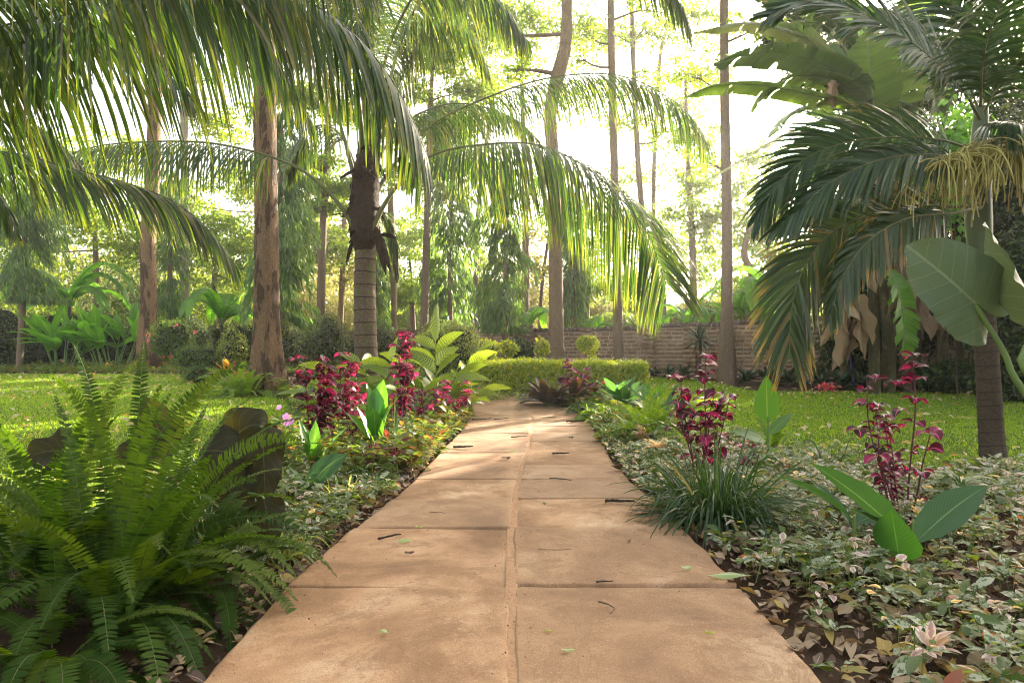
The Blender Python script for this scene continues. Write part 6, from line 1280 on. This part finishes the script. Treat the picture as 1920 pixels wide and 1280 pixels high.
stuff('leaf_litter', 'dry brown and tan fallen leaves covering the soil of the beds', 'dead leaves',
      [(litter(15000, (-3.5, 4.8), (1.6, 5.8), R, lambda x, y: in_bed(x, y) & ((x > -1.25) | (y > 3)) & (R.random(len(x)) < .95), .085), 'litter'), (litter(2500, (-5, 4), (5.5, 13), R, lambda x, y: in_bed(x, y), .08), 'litter'), (litter(3000, (-16, 0), (13, 24), R, lambda x, y: in_bed(x, y), .12), 'litter')])
stuff('fallen_leaves', 'scattered pale fallen leaves lying on the lawn grass', 'dead leaves',
      [(litter(5200, (-14, 10), (4, 20), R, lambda x, y: lawn_mask(x, y) & (R.random(len(x)) < .35 + .5 * (y > 12)),   .11, .062), 'paleleaf')])
R = rng(615); mb = MB(); n = 5200; y = R.uniform(1.9, 9, n) ** 1.0; a = R.random(n); x = np.where(R.random(n) < .45, cxp(y) + R.normal(size=n) * .05, lx(y) + (rx(y) - lx(y)) * np.where(R.random(n) < .5, a, np.where(a < .5, a**2.5, 1 - (1 - a)**2.5)))
k = (x > lx(y) + .01) & (x < rx(y) - .01); x, y = x[k], y[k]; n = len(x); C = np.stack([x, y, gz(y) + .036], 1); nv = nrm(unit(R, n) + [0, 0, 1.2]); D = np.cross(nv, unit(R, n)); sz = R.uniform(.002, .009, n) * (R.random(n) ** 2 + .35)
diamonds(mb, C, D, np.cross(nv, nrm(D)), sz, sz * .7); stuff('grit', 'soil crumbs and grit scattered over the path slabs and along their joints', 'grit', [(mb, 'litter')])
# individual leaves, twigs and stones on the slabs
def on_path(label, u, v, kind, L, W_, ang, mat, R, name='fallen_leaf', cat='fallen leaf', curl=.1):
    b = G(u, v); b[2] = float(gz(b[1])) + .034; t_ = MB(); a = math.radians(ang); D = V3(math.cos(a), math.sin(a), .06)
    if kind == 'leaf': ribbons(t_, b[None], D[None], L, W_, curl, S=V3(-math.sin(a), math.cos(a), R.normal() * .4)[None], n=8, across=5, prof=prof_lance, fold=.45, wave=.5, wfreq=1.1, R=R)
    else:
        p = [b]; d = D * [1, 1, 0]
        for i in range(7): d = nrm(d + V3(R.normal() * .18 + curl * .3, R.normal() * .18, 0)); p.append(p[-1] + d * L / 7 + V3(0, 0, abs(R.normal()) * .0015))
        tube(t_, p, np.array([W_, W_ * .9, W_ * .5]), k=5, n=14, R=R, rough=.15)
    v_ = np.concatenate(t_.v); loc = v_.mean(0); loc[2] = b[2]
    for k in range(len(t_.v)): t_.v[k] = t_.v[k] - loc + [0, 0, max(0, b[2] - v_[:, 2].min())]
    o = t_.build(name, mat); o.location = tuple(loc); tag(o, label, cat, 'leaves and twigs lying on the path slabs')
    return o
R = rng(620); Lf = M['litter']; Gf = M['coverg']
M['blackpod'] = plain('dark_pod', (.045, .028, .02), (.02, .013, .01), 10, .8, .5); M['twigl'] = plain('pale_twig', (.30, .21, .12), (.18, .12, .07), 15, .8); M['palegreen'] = leafmat('pale_green_leaf', (.30, .40, .17), (.36, .44, .20), tf=.2, rib=(.5, .55, .3))
for (lab, u, v, k, L, W_, a, mt, nm, ct) in [
   ('small green leaf on the nearest right slab', 1052, 1240, 'leaf', .045, .017, 0, 'palegreen', 'fallen_leaf', 'fallen leaf'), ('folded green leaf on the nearest left slab', 712, 1203, 'leaf', .04, .022, -30, 'palegreen', 'fallen_leaf', 'fallen leaf'),
   ('tiny dark green leaf on the nearest right slab', 1020, 1201, 'leaf', .035, .01, 0, 'hedge', 'fallen_leaf', 'fallen leaf'), ('small curled green leaf near the right rim of the nearest slab', 1322, 1207, 'leaf', .04, .02, 10, 'hedge', 'fallen_leaf', 'fallen leaf'),
   ('pale green leaf on the second left slab', 742, 1030, 'leaf', .085, .022, 0, 'palegreen', 'fallen_leaf', 'fallen leaf'), ('dark curled pod beside the pale green leaf', 708, 1024, 'tube', .12, .006, 5, 'blackpod', 'seed_pod', 'seed pod'),
   ('pale folded leaf scrap on the second left slab', 758, 1052, 'leaf', .05, .02, 20, 'litter', 'fallen_leaf', 'fallen leaf'), ('yellow-green leaf at the right rim of the second slab', 1278, 1083, 'leaf', .05, .025, 15, 'palegreen', 'fallen_leaf', 'fallen leaf'),
   ('thin curved twig on the second right slab', 1010, 1043, 'tube', .16, .0025, -35, 'twigl', 'twig', 'twig'), ('long thin twig on the nearest right slab', 1122, 1145, 'tube', .16, .0028, -35, 'twig', 'twig', 'twig'),
   ('short dark twig on the joint of the two nearest right slabs', 1118, 1107, 'tube', .07, .004, 5, 'blackpod', 'twig', 'twig'), ('grey stick scrap on the second right slab', 1178, 1030, 'leaf', .06, .014, 70, 'litter', 'twig', 'twig'),
   ('long black pod near the right rim of the third slab', 1135, 952, 'tube', .19, .011, 5, 'blackpod', 'seed_pod', 'seed pod'), ('large curled tan leaf at the right rim of the third slab', 1180, 975, 'leaf', .24, .07, 12, 'litter', 'fallen_leaf', 'fallen leaf'),
   ('bent brown twig on the fourth right slab', 1030, 906, 'tube', .2, .005, 10, 'twig', 'twig', 'twig'), ('dark twig across the fifth right slab', 1036, 858, 'tube', .16, .009, 0, 'blackpod', 'seed_pod', 'seed pod'),
   ('tan curled leaf at the right path edge by the pink-tipped cover', 1142, 890, 'leaf', .20, .07, 15, 'litter', 'fallen_leaf', 'fallen leaf'), ('green leaf on the left slab row beside the joint', 946, 853, 'leaf', .13, .03, 5, 'palegreen', 'fallen_leaf', 'fallen leaf'),
   ('pale crumpled leaf on the left slab row', 940, 868, 'leaf', .09, .05, 20, 'litter', 'fallen_leaf', 'fallen leaf'), ('dark twig on the joint far up the path', 958, 826, 'tube', .18, .007, 0, 'twig', 'twig', 'twig'),
   ('dark stick near the right rim far up the path', 1062, 796, 'tube', .3, .012, 5, 'blackpod', 'twig', 'twig'), ('long dark stick at the left rim far up the path', 885, 792, 'tube', .3, .01, 5, 'twig', 'twig', 'twig'),
   ('small forked twig near the far bend', 1018, 788, 'tube', .25, .006, 40, 'twig', 'twig', 'twig'), ('dark green leaf on the third right slab', 1016, 957, 'leaf', .035, .02, 40, 'bush', 'fallen_leaf', 'fallen leaf'),
   ('yellowish leaf on the joint of the left slabs', 778, 1002, 'leaf', .04, .025, 10, 'palegreen', 'fallen_leaf', 'fallen leaf'), ('long pale leaf lying over the right rim of the second slab', 1325, 1100, 'leaf', .20, .03, 5, 'palegreen', 'fallen_leaf', 'fallen leaf'),
   ('dark curled leaf at the left rim by the stones', 850, 846, 'tube', .2, .012, -10, 'blackpod', 'seed_pod', 'seed pod'), ('cream leaf scrap on the far slabs', 1065, 827, 'leaf', .07, .04, 10, 'litter', 'fallen_leaf', 'fallen leaf'),
   ('thin twig at the rim of the third left slab', 805, 970, 'tube', .12, .002, -15, 'twig', 'twig', 'twig'), ('brown stick on the far left slabs', 925, 791, 'tube', .22, .007, 0, 'twig', 'twig', 'twig')]:
    on_path(lab, u, v, k, L, W_, a, M[mt], R, nm, ct)
def stone(label, u, v, s_, R, mat, group):
    c = G(u, v); mb = MB(); bumpy(mb, c + V3(0, 0, s_ * .3), (s_, s_ * .8, s_ * .55), R, amp=.14); o = mb.build('stone', mat); o.data.transform(__import__('mathutils').Matrix.Translation(-Vector(c))); o.location = tuple(c); tag(o, label, 'stone', group)
M['stone'] = plain('edge_stone', (.30, .25, .20), (.15, .11, .09), 12, .9, .6)
for i, (u, v, s_, lab) in enumerate([(745, 905, .05, 'grey-brown edge stone at the left path rim, biggest of the group'), (730, 912, .04, 'edge stone left of the biggest stone'), (758, 897, .035, 'edge stone just up the path from the biggest stone'), (785, 880, .045, 'cream edge stone at the left rim'),
      (797, 872, .035, 'small cream edge stone beside the cream one'), (722, 922, .03, 'lowest small edge stone at the left path rim')]):
    stone(lab, u, v, s_, rng(640 + i), M['stone'] if i < 3 or i == 5 else M['mortar'], 'stones along the left path edge')

# ---------------------------------------------------------------- haze
me = bpy.data.meshes.new('haze'); hz = MB()
hx = [(x, y, z) for z in (-1.6, 15.5) for y in (-62, 152) for x in (-152, 152)]
hz.add(hx, [[0, 2, 3, 1], [4, 5, 7, 6], [0, 1, 5, 4], [1, 3, 7, 5], [3, 2, 6, 7], [2, 0, 4, 6]])
m, nt_, out = newmat('haze'); pv = nd(nt_, 'ShaderNodeVolumePrincipled'); pv.inputs['Density'].default_value = HAZE; pv.inputs['Color'].default_value = (1, .99, .95, 1); pv.inputs['Anisotropy'].default_value = .6
nt_.links.new(pv.outputs[0], out.inputs['Volume'])
o = hz.build('haze', m, smooth=False); tag(o, 'thin pale morning haze in the air over the garden', 'haze', kind='stuff')
cy.volume_bounces = 0
